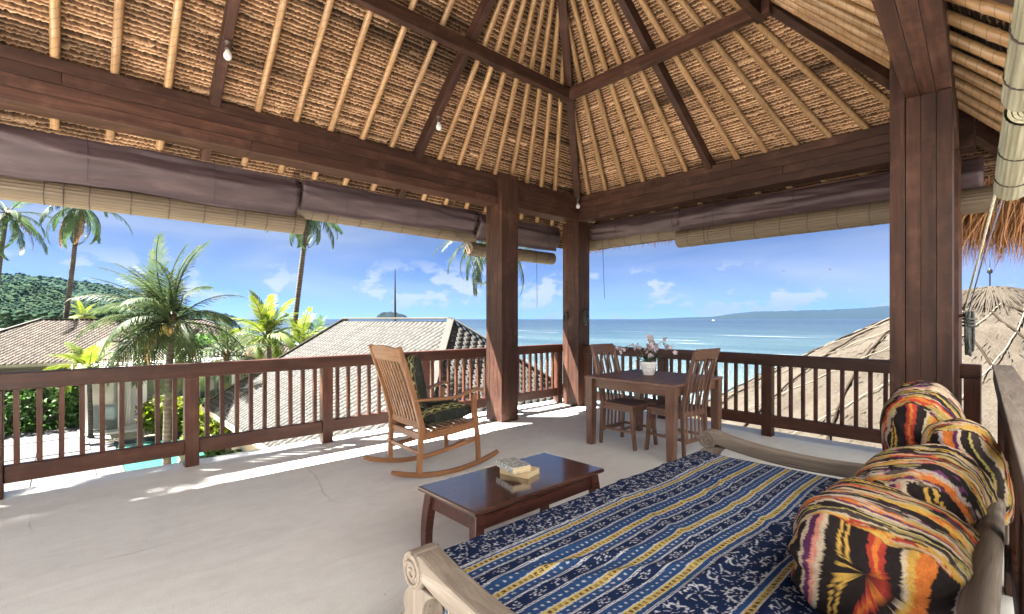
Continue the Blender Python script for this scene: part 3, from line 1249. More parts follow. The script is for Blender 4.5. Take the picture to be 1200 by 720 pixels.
# ------------------------------------------------------------------ canvas awnings and rolled blinds
def canvas_sheet(loc, rz, ln, ztop, zbot, label, seed, depth=0.10):
    root = empty('canvas_awning', loc, rz)
    tag(root, label, 'awning')
    nu, nv = int(ln / 0.05) + 2, 22
    u = np.linspace(0, ln, nu)
    t = np.linspace(0, 1, nv)
    U, T = np.meshgrid(u, t, indexing='ij')
    bulge = np.sin(np.pi * np.clip(T * 1.12, 0, 1)) ** 0.8
    sag = 0.02 * vnoise(U * 0.9, U * 0 + 3, seed) + 0.012 * vnoise(U * 3, T * 2, seed + 1)
    wr = 0.020 * vnoise(U * 0.9 + T * 2, T * 6, seed + 2) + 0.012 * vnoise(U * 1.6 - T * 3, T * 13, seed + 4) + 0.007 * vnoise(U * 5 - T * 6, T * 9, seed + 6)
    Y = -(depth * bulge + wr * bulge * 1.4)
    Z = ztop + (zbot - ztop) * T + sag * T
    v = np.stack([U, Y, Z], -1).reshape(-1, 3)
    v2 = v.copy()
    v2[:, 1] += 0.012 + 0.06 * np.sin(np.pi * T.ravel())
    f = grid_faces(nu, nv)
    fs = [f, f[:, ::-1] + len(v)]
    i = np.arange(nv - 1)
    fs.append(np.stack([i, i + 1, i + 1 + len(v), i + len(v)], -1))
    e = (nu - 1) * nv
    fs.append(np.stack([e + i + 1, e + i, e + i + len(v), e + i + 1 + len(v)], -1))
    j = np.arange(nu - 1) * nv
    fs.append(np.stack([j + nv, j, j + len(v), j + nv + len(v)], -1))
    fs.append(np.stack([j + nv - 1, j + 2 * nv - 1, j + 2 * nv - 1 + len(v), j + nv - 1 + len(v)], -1))
    link('canvas', np_mesh('canvas', np.concatenate([v, v2]), np.concatenate(fs), M['canvas'], None, True), None, root)
    hm = MB().tube([(0, -0.01, ztop + 0.004), (ln, -0.01, ztop + 0.004)], 0.014, 8)
    hm.build('top_pole', M['beam_x'], root, smooth=True)
    for x in np.arange(0.5, ln, 0.95):
        MB().tube([(x, -0.02, ztop + 0.03), (x, -depth * 0.7, ztop - 0.06), (x + 0.004, -depth - 0.022, (ztop + zbot) / 2), (x + 0.004, -depth * 0.75, zbot + 0.02)], 0.0035, 5).build('tie_cord', M['cord'], root)
    return root


def blind(loc, rz, ln, r, label, tilt=0.0, mat=None, cords=()):
    root = empty('bamboo_blind', loc, rz)
    root.rotation_euler = (0, tilt, rz)
    tag(root, label, 'blind', 'rolled bamboo blinds under the eaves')
    rng = random.Random(int(ln * 1000))
    n = 44
    nu = max(3, int(ln / 0.12))
    v = []
    for i in range(nu + 1):
        x = ln * i / nu
        for k in range(n):
            a = 2 * math.pi * k / n
            rr = r * (1 + 0.018 * ((k % 2) * 2 - 1) + 0.02 * math.sin(3 * a + x) + 0.012 * math.sin(x * 2.3 + k * 0.3))
            v.append((x, rr * math.cos(a), rr * 0.94 * math.sin(a)))
    f = []
    for i in range(nu):
        for k in range(n):
            k2 = (k + 1) % n
            f.append((i * n + k, i * n + k2, (i + 1) * n + k2, (i + 1) * n + k))
    # the coil at each end
    mb = MB()
    mb.add(v, f)
    for x, sg in ((0.0, -1), (ln, 1)):
        m_ = 64
        vs_, fs_ = [], []
        for i in range(m_):
            t = i / (m_ - 1)
            a = t * 2 * math.pi * 3.4
            ro = r * (0.97 - 0.80 * t)
            ri = ro - r * 0.17
            dx = -sg * (0.004 + 0.02 * t)
            for q, ex in ((ro, 0.0), (ri, 0.0), (ri, 0.03)):
                vs_.append((x + dx - sg * ex, q * math.cos(a), q * 0.94 * math.sin(a)))
        for i in range(m_ - 1):
            for q in (0, 1):
                fs_.append((i * 3 + q, i * 3 + q + 1, (i + 1) * 3 + q + 1, (i + 1) * 3 + q))
        mb.add(vs_, fs_)
    mb.build('roll', mat or M['blind'], root, smooth=False, fix=False)
    x = 0.18
    while x < ln - 0.1:
        ring = [(x + 0.003 * math.sin(a * 3), (r * 1.03) * math.cos(a), (r * 0.975) * math.sin(a)) for a in [2 * math.pi * k / 16 for k in range(17)]]
        MB().tube(ring, 0.0035, 5, False).build('binding_cord', M['cord'], root)
        x += 0.29
    for x, dz0, dz1, dx in cords:
        MB().tube([(x, -r * 0.95, dz0), (x + dx * 0.1, -r * 1.08, 0.0), (x + dx * 0.4, -r * 0.9, -r * 0.9), (x + dx, -r * 0.3, dz1)], 0.004, 5).build('pull_cord', M['cord'], root)
    return root


YB = 5.76
canvas_sheet((-3.2, 5.63, 0), 0, 5.12, 3.04, 2.56, 'plum canvas awning bunched under the left eave, longest one at the photo edge', 3)
canvas_sheet((1.96, 5.63, 0), 0, 2.48, 3.04, 2.64, 'plum canvas awning under the left eave ending at the first column', 4)
canvas_sheet((4.48, 5.63, 0), 0, 1.75, 3.04, 2.56, 'short dark canvas awning between the two far columns', 5)
blind((-3.2, YB, 2.485), 0, 5.22, 0.115, 'long rolled bamboo blind at far left, hanging lowest over the palms', 0.0, None, ((3.2, 0.5, -0.13, 0), (4.6, 0.5, -0.1, 0)))
blind((1.93, YB - 0.02, 2.65), 0, 2.58, 0.10, 'rolled bamboo blind above the grey shingle roof, left of the first column', 0.012, None, ((2.1, 0.4, -0.75, 0.62), (0.35, 0.35, -0.1, 0)))
blind((4.44, YB, 2.445), 0, 1.82, 0.105, 'short rolled bamboo blind between the two far columns', 0.0, None, ((1.3, 0.4, -0.85, 0.12),))
XBR = 6.44
canvas_sheet((XBR - 0.06, 4.95, 0), R(-90), 1.55, 2.95, 2.62, 'plum canvas awning over the sea view beside the corner column', 6, 0.09)
canvas_sheet((XBR - 0.10, 3.40, 0), R(-90), 3.05, 2.93, 2.58, 'plum canvas awning over the sea view behind the big right column', 7, 0.09)
blind((XBR, 5.10, 2.63), R(-90), 1.95, 0.085, 'slim rolled bamboo blind beside the corner column over the sea', 0.0, None, ((0.35, 0.2, -0.9, 0.0),))
blind((XBR - 0.10, 3.42, 2.515), R(-90), 3.15, 0.125, 'thick rolled bamboo blind over the sea left of the big right column', 0.0, None, ((0.42, 0.3, -0.12, 0.0),))
k = NT('pale_bamboo_blind')
k.col(k.ramp(k.noise(k.coords((1.2, 30, 30)), 2.0, 4), [(0.3, (0.16, 0.14, 0.085)), (0.55, (0.27, 0.245, 0.16)), (0.75, (0.36, 0.33, 0.24))]))
k.rough(0.6)
M['blind_pale'] = k.m
p1 = at(1186, 236, 2.25)
blind((p1.x, p1.y, p1.z + 0.06), R(180 + 4.5), 0.78, 0.062, 'pale rolled bamboo blind seen end on at the right edge', R(-9), M['blind_pale'])
p2 = at(1203, 118, 1.62)
blind((p2.x, p2.y, p2.z + 0.02), R(180 + 4.5), 1.3, 0.060, 'pale rolled bamboo blind overhead at the top right corner', R(-4), M['blind_pale'])


# pull ropes of the near blind, tied off on the big right column
def hanging_rope(name, label, pts, r, mat):
    pts = [Vector(p) for p in pts]
    b = pts[0].copy()
    o = MB().tube([p - b for p in pts], r, 6).build(name, mat, None, loc=b, smooth=True)
    return tag(o, label, 'rope')


hook = Vector((4.70, 0.36, CAM_H + 0.06))
pt = at(1197, 108, 1.9)
hanging_rope('pull_rope', 'pale pull rope slanting from the near blind to the right column', [pt, pt.lerp(hook, 0.5) + Vector((0, 0, -0.015)), hook], 0.006, M['pale_rope'])
pt2 = at(1184, 205, 2.2)
hanging_rope('pull_rope', 'thin dark pull rope under the near blind, right of the column', [pt2, pt2.lerp(hook, 0.5) + Vector((0, 0, -0.02)), hook + Vector((0.05, -0.02, 0))], 0.004, M['rope'])


def rope_bundle(label, loc, s, mat, seed):
    rng = random.Random(seed)
    root = empty('rope_bundle', loc)
    tag(root, label, 'rope')
    MB().tube([(0, 0.035 * s, 0), (0, -0.03 * s, 0.012 * s)], 0.012 * s, 8).build('peg', M['beam_y'], root)
    for i in range(9):
        w = s * rng.uniform(0.03, 0.075)
        h = s * rng.uniform(0.16, 0.34)
        ph = rng.uniform(-0.5, 0.5)
        dy = -s * (0.012 + 0.011 * (i % 4))
        pts = []
        for k in range(21):
            a = 2 * math.pi * k / 20
            pts.append((w * math.sin(a) * math.cos(ph) + rng.uniform(-.006, .006) * s, dy + w * math.sin(a) * math.sin(ph) * 0.6, -h / 2 + 0.03 * s + h / 2 * math.cos(a)))
        MB().tube(pts, 0.0085 * s, 6, False).build('rope_loop', mat, root, smooth=True)
    for z in (-0.02, -0.045, -0.07):
        pts = [(0.07 * s * math.cos(a), -0.03 * s + 0.035 * s * math.sin(a), z * s) for a in [2 * math.pi * k / 14 for k in range(15)]]
        MB().tube(pts, 0.009 * s, 6, False).build('rope_wrap', mat, root, smooth=True)
    return root


rope_bundle('coiled black pull rope tied to the big right column', (4.69, 0.36, CAM_H + 0.02), 0.95, M['black_rope'], 1)
rope_bundle('small dark rope tied on a cleat of the corner column', (6.20, 4.975, CAM_H + 0.13), 0.8, M['black_rope'], 2)
rb = rope_bundle('tiny rope coil on the hidden left side of the corner column', (6.03, 5.24, CAM_H + 0.10), 0.5, M['black_rope'], 3)
rb.rotation_euler = (0, 0, R(-90))


# ------------------------------------------------------------------ bare bulbs on the rafters
def bulb(loc, rz, label):
    root = empty('ceiling_bulb', loc, rz)
    tag(root, label, 'light bulb', 'bare bulbs on the rafters')
    MB().lathe([(0.030, 0), (0.030, -0.012), (0.022, -0.02), (0.022, -0.06), (0.026, -0.066), (0.024, -0.075)], 14).build('socket', M['socket'], root, smooth=True)
    MB().lathe([(0.014, -0.070), (0.018, -0.085), (0.030, -0.105), (0.033, -0.125), (0.028, -0.145), (0.015, -0.157), (0.003, -0.160)], 16).build('bulb', M['bulb'], root, smooth=True)


def on_rafter(x, s):
    n = Vector((0, -RISE, APY - PYL)).normalized()
    return slopeL(x, s) + n * 0.152


bulb(on_rafter(1.0, 0.20), 0, 'white bulb on the dark rafter nearest the upper left corner')
bulb(on_rafter(3.1, 0.19), 0, 'white bulb on the dark rafter in the middle of the left slope')
b0 = slopeL(hipX(0.035), 0.035)
bulb((b0.x - 0.05, b0.y - 0.05, b0.z - 0.16), 0, 'white bulb at the foot of the corner hip rafter')


# ================================================================== furniture
def curve_pts(ctrl, n):
    """smooth run through control points (Catmull-Rom)"""
    c = [Vector(p) for p in ctrl]
    c = [c[0] * 2 - c[1]] + c + [c[-1] * 2 - c[-2]]
    out = []
    seg = len(c) - 3
    for i in range(n + 1):
        t = i / n * seg
        k = min(int(t), seg - 1)
        u = t - k
        p0, p1, p2, p3 = c[k:k + 4]
        out.append(0.5 * ((2 * p1) + (p2 - p0) * u + (2 * p0 - 5 * p1 + 4 * p2 - p3) * u * u + (3 * p1 - p0 - 3 * p2 + p3) * u ** 3))
    return out


def ribbon(mb, pts, w, hs, side=(0, 1, 0)):
    """a sawn, curved member: pts in a plane, w thick along side, hs deep across"""
    pts = [Vector(p) for p in pts]
    side = Vector(side)
    if not hasattr(hs, '__len__'):
        hs = [hs] * len(pts)
    ws = w if hasattr(w, '__len__') else [w] * len(pts)
    vs_, fs_ = [], []
    for i, p in enumerate(pts):
        t = (pts[min(i + 1, len(pts) - 1)] - pts[max(i - 1, 0)]).normalized()
        up = t.cross(side).normalized()
        for a, b in ((-1, -1), (1, -1), (1, 1), (-1, 1)):
            vs_.append(p + side * (a * ws[i] / 2) + up * (b * hs[i] / 2))
    for i in range(len(pts) - 1):
        for k in range(4):
            k2 = (k + 1) % 4
            fs_.append((i * 4 + k, i * 4 + k2, (i + 1) * 4 + k2, (i + 1) * 4 + k))
    fs_.append((3, 2, 1, 0))
    e = (len(pts) - 1) * 4
    fs_.append((e, e + 1, e + 2, e + 3))
    return mb.add(vs_, fs_)


def cushion_mesh(w, h, t, colfn, seed, n=56, corner=0.10):
    """a filled cushion: w by h, t thick, seam round the rim, in its own xy plane"""
    u = np.linspace(-1, 1, n)
    U, V_ = np.meshgrid(u, u, indexing='ij')
    edge = np.clip((1 - np.abs(U) ** 3.2), 0, 1) ** 0.52 * np.clip((1 - np.abs(V_) ** 3.2), 0, 1) ** 0.52
    pinch = 1 - 0.06 * (1 - np.abs(V_) ** 2) * 1 + 0.0
    X = U * w / 2 * (1 - 0.06 * (1 - V_ ** 2) * np.abs(U) ** 6)
    Y = V_ * h / 2 * (1 - 0.06 * (1 - U ** 2) * np.abs(V_) ** 6)
    wr = 0.010 * fbm(U * 2.2, V_ * 2.2, seed) + 0.004 * vnoise(U * 9, V_ * 5, seed + 9)
    Zt = t / 2 * edge + wr * edge
    Zb = -t / 2 * edge + wr * edge * 0.5
    vt = np.stack([X, Y, Zt], -1).reshape(-1, 3)
    vb = np.stack([X, Y, Zb], -1).reshape(-1, 3)
    f = grid_faces(n, n)
    c = colfn(U.ravel(), V_.ravel())
    return np.concatenate([vt, vb]), np.concatenate([f, f[:, ::-1] + n * n]), np.concatenate([c, c])


def dark_ikat(U, V_):
    base = np.array([0.022, 0.025, 0.022])
    c = np.tile(base, (len(U), 1))
    c += (0.010 * vnoise(U * 40, V_ * 8, 3)[:, None])
    v = V_ + 0.02 * vnoise(U * 14, V_ * 14, 5)
    for b0, w in ((-0.66, 0.20), (0.0, 0.12), (0.66, 0.20)):
        inb = np.abs(v - b0) < w
        zig = np.abs(((U * 3.2) % 1.0) - 0.5) * 2
        dia = np.abs(v - b0) / w < (0.35 + 0.5 * zig)
        core = np.abs(v - b0) / w < (0.05 + 0.35 * zig)
        c[inb & dia] = (0.36, 0.35, 0.16)
        c[inb & core] = (0.035, 0.05, 0.03)
        edge = np.abs(np.abs(v - b0) - w) < 0.022
        c[edge] = (0.16, 0.13, 0.055)
    st = np.abs(((v * 9) % 1) - 0.5) < 0.06
    c[st] = c[st] * 0.5 + np.array([0.055, 0.06, 0.05]) * 0.5
    return np.clip(c, 0.004, 1)


def rocking_chair():
    root = empty('rocking_chair', (2.62, 3.90, 0), R(-3))
    tag(root, 'warm teak rocking chair with dark patterned cushions, turned towards the sea', 'rocking chair')
    T = M
    W = 0.285                      # half width to the side frames
    # local: x forward, y left, z up ; rockers touch the floor near x=0
    for s in (1, -1):
        y = s * W
        rk = [(-0.60 + 1.12 * i / 18, y, 0.0205 + 0.30 * ((-0.60 + 1.12 * i / 18) + 0.02) ** 2) for i in range(19)]
        mb = MB()
        ribbon(mb, rk, 0.034, [0.030] + [0.041] * 17 + [0.034])
        mb.build('rocker', T['teak_x'], root, bevel=0.005)
        # rear leg
        ribbon(MB(), [(-0.345, y, 0.065), (-0.335, y, 0.25), (-0.325, y, 0.46)], 0.038, [0.046, 0.046, 0.05]).build('leg', T['teak_z'], root, bevel=0.005)
        # front leg runs up to the arm
        fl = curve_pts([(0.285, y, 0.058), (0.275, y, 0.25), (0.252, y, 0.44), (0.232, y, 0.56), (0.245, y, 0.70)], 12)
        ribbon(MB(), fl, 0.036, [0.042] * 6 + [0.052, 0.056, 0.052, 0.046, 0.042, 0.04, 0.04]).build('leg', T['teak_z'], root, bevel=0.005)
        # arm
        am = curve_pts([(-0.40, y * 1.0, 0.70), (-0.20, y * 1.01, 0.692), (0.02, y * 1.03, 0.69), (0.18, y * 1.03, 0.728), (0.275, y * 1.03, 0.742), (0.315, y * 1.03, 0.72)], 20)
        ribbon(MB(), am, [0.044] * 8 + [0.052] * 5 + [0.06] * 8, [0.026] * 14 + [0.028] * 4 + [0.03, 0.032, 0.026]).build('arm', T['teak_x'], root, bevel=0.007)
        # side rail and lower stretcher
        ribbon(MB(), [(-0.318, y, 0.375), (0.0, y, 0.388), (0.268, y, 0.415)], 0.026, 0.068).build('seat_rail', T['teak_x'], root, bevel=0.005)
        ribbon(MB(), curve_pts([(-0.335, y * 0.985, 0.195), (-0.05, y * 0.985, 0.225), (0.28, y * 0.985, 0.275)], 8), 0.022, 0.038).build('stretcher', T['teak_x'], root, bevel=0.004)
        # back post
        bp = curve_pts([(-0.300, y, 0.375), (-0.345, y, 0.56), (-0.42, y, 0.82), (-0.535, y, 1.16)], 10)
        ribbon(MB(), bp, 0.034, [0.05, 0.052, 0.052, 0.05, 0.05, 0.048, 0.047, 0.046, 0.045, 0.044, 0.042]).build('back_post', T['teak_z'], root, bevel=0.006)
    # crest rail, slightly bowed, rounded top
    def back_pt(z):
        t = (z - 0.375) / (1.16 - 0.375)
        return -0.300 - 0.235 * (0.25 * t + 0.75 * t ** 1.35)
    cr = MB()
    nn = 12
    vs_, fs_ = [], []
    for i in range(nn + 1):
        y = -W + 0.017 + (2 * W - 0.034) * i / nn
        bow = -0.022 * (1 - (y / W) ** 2)
        zt = 1.135 + 0.035 * (1 - (y / W) ** 2)
        for zz, dx in ((1.035, 0.014), (1.035, -0.014), (zt, -0.014), (zt, 0.014)):
            vs_.append((back_pt(zz) + bow + dx, y, zz))
    for i in range(nn):
        for kk in range(4):
            k2 = (kk + 1) % 4
            fs_.append((i * 4 + kk, i * 4 + k2, (i + 1) * 4 + k2, (i + 1) * 4 + kk))
    fs_ += [(3, 2, 1, 0), (nn * 4, nn * 4 + 1, nn * 4 + 2, nn * 4 + 3)]
    cr.add(vs_, fs_).build('crest_rail', T['teak_y'], root, bevel=0.005)
    MB().bar((back_pt(0.47), -W + 0.017, 0.47), (back_pt(0.47), W - 0.017, 0.47), 0.024, 0.055).build('back_rail', T['teak_y'], root, bevel=0.004)
    for i in range(9):
        y = -0.225 + 0.45 * i / 8
        pts = []
        for j in range(7):
            z = 0.485 + (1.045 - 0.485) * j / 6
            pts.append((back_pt(z) - 0.018 * (1 - (y / W) ** 2) * (j / 6), y, z))
        ribbon(MB(), pts, 0.024, 0.013).build('back_slat', T['teak_z'], root, bevel=0.003)
    MB().bar((0.262, -W + 0.018, 0.405), (0.262, W - 0.018, 0.405), 0.024, 0.062).build('front_rail', T['teak_y'], root, bevel=0.004)
    MB().bar((-0.318, -W + 0.018, 0.372), (-0.318, W - 0.018, 0.372), 0.024, 0.062).build('rear_rail', T['teak_y'], root, bevel=0.004)
    MB().bar((-0.335, -W + 0.018, 0.235), (-0.335, W - 0.018, 0.235), 0.022, 0.034).build('stretcher', T['teak_y'], root, bevel=0.004)
    for i in range(7):
        x = -0.25 + 0.072 * i
        MB().bar((x, -W + 0.015, 0.416 + 0.03 * (x + 0.25)), (x, W - 0.015, 0.416 + 0.03 * (x + 0.25)), 0.05, 0.012).build('seat_slat', T['teak_y'], root, bevel=0.003)
    # loose cushions lie on the chair
    v, f, c = cushion_mesh(0.56, 0.53, 0.18, dark_ikat, 4)
    o = link('seat_cushion', np_mesh('seat_cushion', v, f, M['cushion'], c, True))
    o.matrix_world = Matrix.Translation((2.62, 3.90, 0)) @ Matrix.Rotation(R(-3), 4, 'Z') @ Matrix.Translation((-0.005, 0, 0.522)) @ Matrix.Rotation(R(-3.5), 4, 'Y')
    tag(o, 'dark green and yellow patterned seat cushion on the rocking chair', 'cushion')
    v, f, c = cushion_mesh(0.50, 0.52, 0.15, dark_ikat, 6)
    o = link('back_cushion', np_mesh('back_cushion', v, f, M['cushion'], c, True))
    o.matrix_world = Matrix.Translation((2.62, 3.90, 0)) @ Matrix.Rotation(R(-3), 4, 'Z') @ Matrix.Translation((-0.285, 0.02, 0.845)) @ Matrix.Rotation(R(-101), 4, 'Y')
    tag(o, 'dark patterned back cushion standing against the slats of the rocking chair', 'cushion')


rocking_chair()


def dining_table():
    root = empty('dining_table', (4.84, 2.92, 0))
    tag(root, 'square brown dining table with grooved legs by the sea railing', 'table')
    MB().box(-0.535, 0.535, -0.545, 0.545, 0.735, 0.763).build('table_top', M['dine_top'], root, bevel=0.005)
    for a, b in (((-0.44, -0.487), (0.44, -0.487)), ((-0.44, 0.487), (0.44, 0.487))):
        MB().bar((a[0], a[1], 0.685), (b[0], b[1], 0.685), 0.026, 0.097).build('apron', M['dine_x'], root, bevel=0.003)
    for a, b in (((-0.477, -0.45), (-0.477, 0.45)), ((0.477, -0.45), (0.477, 0.45))):
        MB().bar((a[0], a[1], 0.685), (b[0], b[1], 0.685), 0.026, 0.097).build('apron', M['dine_y'], root, bevel=0.003)
    for sx in (-1, 1):
        for sy in (-1, 1):
            mb = MB()
            vs_, fs_ = [], []
            prof = [(0, 0.034), (0.03, 0.036), (0.50, 0.0455), (0.515, 0.0455), (0.516, 0.042), (0.522, 0.042), (0.523, 0.0455), (0.533, 0.0455), (0.534, 0.042), (0.540, 0.042), (0.541, 0.0455), (0.734, 0.046)]
            for z, h in prof:
                vs_ += [(-h, -h, z), (h, -h, z), (h, h, z), (-h, h, z)]
            for i in range(len(prof) - 1):
                for kk in range(4):
                    k2 = (kk + 1) % 4
                    fs_.append((i * 4 + kk, i * 4 + k2, (i + 1) * 4 + k2, (i + 1) * 4 + kk))
            e = (len(prof) - 1) * 4
            fs_ += [(3, 2, 1, 0), (e, e + 1, e + 2, e + 3)]
            mb.add(vs_, fs_).build('leg', M['dine_z'], root, loc=(sx * 0.482, sy * 0.492, 0))


dining_table()


def dining_chair():
    """local: faces +x, seat centre at the origin"""
    root = empty('dining_chair')
    W = 0.195
    D = M

    def bx(z):              # back line leans away behind the seat
        return -0.205 - (0.0 if z < 0.47 else 0.155 * ((z - 0.47) / 0.63) ** 1.25) - (0.02 * (0.47 - z) / 0.47 if z < 0.47 else 0)
    for s in (1, -1):
        y = s * W
        pts = [(bx(z), y, z) for z in (0.0, 0.2, 0.4, 0.47, 0.6, 0.75, 0.9, 1.0, 1.085)]
        ribbon(MB(), pts, 0.030, [0.034, 0.038, 0.042, 0.042, 0.04, 0.038, 0.036, 0.034, 0.032]).build('back_post', D['dine_z'], root, bevel=0.004)
        ribbon(MB(), [(0.232, y, 0.0), (0.205, y, 0.22), (0.190, y, 0.448)], [0.034, 0.038, 0.044], [0.034, 0.04, 0.048]).build('leg', D['dine_z'], root, bevel=0.004)
        MB().bar((-0.19, y, 0.422), (0.17, y, 0.422), 0.024, 0.05).build('seat_rail', D['dine_x'], root, bevel=0.003)
        MB().bar((-0.20, y, 0.185), (0.20, y, 0.185), 0.020, 0.028).build('stretcher', D['dine_x'], root, bevel=0.003)
    MB().bar((0.185, -W + 0.02, 0.42), (0.185, W - 0.02, 0.42), 0.024, 0.05).build('seat_rail', D['dine_y'], root, bevel=0.003)
    MB().bar((0.02, -W + 0.012, 0.185), (0.02, W - 0.012, 0.185), 0.020, 0.026).build('stretcher', D['dine_y'], root, bevel=0.003)
    MB().bar((bx(0.2), -W + 0.014, 0.165), (bx(0.2), W - 0.014, 0.165), 0.022, 0.045).build('lower_back_rail', D['dine_y'], root, bevel=0.003)
    MB().bar((bx(0.45), -W + 0.014, 0.44), (bx(0.45), W - 0.014, 0.44), 0.024, 0.06).build('back_rail', D['dine_y'], root, bevel=0.003)
    # crest
    vs_, fs_ = [], []
    for i in range(9):
        y = -W - 0.004 + (2 * W + 0.008) * i / 8
        bow = -0.016 * (1 - (y / W) ** 2)
        for zz, dx in ((1.0, 0.013), (1.0, -0.013), (1.105, -0.013), (1.105, 0.013)):
            vs_.append((bx(zz) + bow + dx - 0.012, y, zz))
    for i in range(8):
        for kk in range(4):
            fs_.append((i * 4 + kk, i * 4 + (kk + 1) % 4, (i + 1) * 4 + (kk + 1) % 4, (i + 1) * 4 + kk))
    fs_ += [(3, 2, 1, 0), (32, 33, 34, 35)]
    MB().add(vs_, fs_).build('crest_rail', D['dine_y'], root, bevel=0.004)
    for i in range(5):
        y = -0.135 + 0.27 * i / 4
        pts = [(bx(z) - 0.012 * (1 - (y / W) ** 2), y, z) for z in (0.175, 0.3, 0.44, 0.6, 0.75, 0.9, 1.01)]
        ribbon(MB(), pts, 0.026, 0.011).build('back_slat', D['dine_z'], root, bevel=0.002)
    # shaped seat
    vs_, fs_ = [], []
    n = 9
    for i in range(n):
        for j in range(n):
            u, v = -1 + 2 * i / (n - 1), -1 + 2 * j / (n - 1)
            dip = -0.012 * (1 - u * u) * (1 - v * v)
            vs_.append((u * 0.205 + 0.01, v * (0.205 + 0.012 * u), 0.473 + dip))
    for i in range(n - 1):
        for j in range(n - 1):
            fs_.append((i * n + j, (i + 1) * n + j, (i + 1) * n + j + 1, i * n + j + 1))
    o0 = len(vs_)
    rim = [(i, 0) for i in range(n)] + [(n - 1, j) for j in range(1, n)] + [(i, n - 1) for i in range(n - 2, -1, -1)] + [(0, j) for j in range(n - 2, 0, -1)]
    low = []
    for i, j in rim:
        p = vs_[i * n + j]
        low.append((p[0], p[1], 0.448))
    vs_ += low
    m_ = len(rim)
    for q in range(m_):
        a, b = rim[q], rim[(q + 1) % m_]
        fs_.append((a[0] * n + a[1], o0 + q, o0 + (q + 1) % m_, b[0] * n + b[1]))
    fs_.append(tuple(o0 + q for q in range(m_)))
    MB().add(vs_, fs_).build('seat', M['dine_top'], root, bevel=0.003)
    return root


ch = dining_chair()
ch.location = (4.66, 3.13, 0)
ch.rotation_euler = (0, 0, R(-92))
tag(ch, 'slatted brown dining chair on the corner-column side of the table', 'chair', 'dining chairs')
dup(ch, (4.76, 2.60, 0), R(84), 'slatted brown dining chair nearest the daybed, its tall back towards us', 'dining chairs')


def coffee_table():
    root = empty('coffee_table', (2.005, 2.135, 0))
    tag(root, 'low dark glossy coffee table with curved legs in front of the daybed', 'coffee table')
    hx, hy = 0.525, 0.262
    MB().box(-hx, hx, -hy, hy, 0.424, 0.450).build('table_top', M['table_top'], root, bevel=0.009, seg=3)
    for sy in (-1, 1):
        MB().bar((-0.44, sy * 0.208, 0.375), (0.44, sy * 0.208, 0.375), 0.022, 0.096).build('apron', M['coffee'], root, bevel=0.004)
    for sx in (-1, 1):
        MB().bar((sx * 0.468, -0.18, 0.375), (sx * 0.468, 0.18, 0.375), 0.022, 0.096).build('apron', M['coffee'], root, bevel=0.004)
    for sx in (-1, 1):
        for sy in (-1, 1):
            mb = MB()
            vs_, fs_ = [], []
            n = 10
            for i in range(n + 1):
                z = 0.423 * i / n
                t = 1 - i / n
                bow = 0.020 * math.sin(t * math.pi * 0.95) + 0.018 * t ** 3
                h = 0.030 - 0.008 * t + 0.004 * t ** 6
                cx, cy_ = sx * bow, sy * bow
                vs_ += [(cx - h, cy_ - h, z), (cx + h, cy_ - h, z), (cx + h, cy_ + h, z), (cx - h, cy_ + h, z)]
            for i in range(n):
                for kk in range(4):
                    fs_.append((i * 4 + kk, i * 4 + (kk + 1) % 4, (i + 1) * 4 + (kk + 1) % 4, (i + 1) * 4 + kk))
            fs_ += [(3, 2, 1, 0), (n * 4, n * 4 + 1, n * 4 + 2, n * 4 + 3)]
            mb.add(vs_, fs_).build('leg', M['coffee'], root, loc=(sx * 0.463, sy * 0.203, 0), bevel=0.004)


coffee_table()


def book(loc, rz, w, h, t, cov, label):
    root = empty('book', loc, rz)
    tag(root, label, 'book', 'books on the coffee table')
    MB().box(-w / 2 + 0.002, w / 2 - 0.003, -h / 2 + 0.003, h / 2 - 0.003, 0.0022, t - 0.0022).build('pages', M['pages'], root)
    mb = MB()
    mb.box(-w / 2, w / 2, -h / 2, h / 2, t - 0.002, t)
    mb.build('front_cover', cov, root)
    MB().box(-w / 2, w / 2, -h / 2, h / 2, 0, 0.002).build('back_cover', cov, root)
    MB().box(-w / 2 - 0.002, -w / 2, -h / 2, h / 2, 0.0, t).build('spine', cov, root)


book((2.065, 2.165, 0.451), R(14), 0.135, 0.205, 0.034, M['cover_sand'], 'thick paperback lying lowest on the coffee table')
book((2.03, 2.185, 0.4855), R(-12), 0.13, 0.20, 0.036, M['cover_grey'], 'grey paperback lying on top of another book on the coffee table')


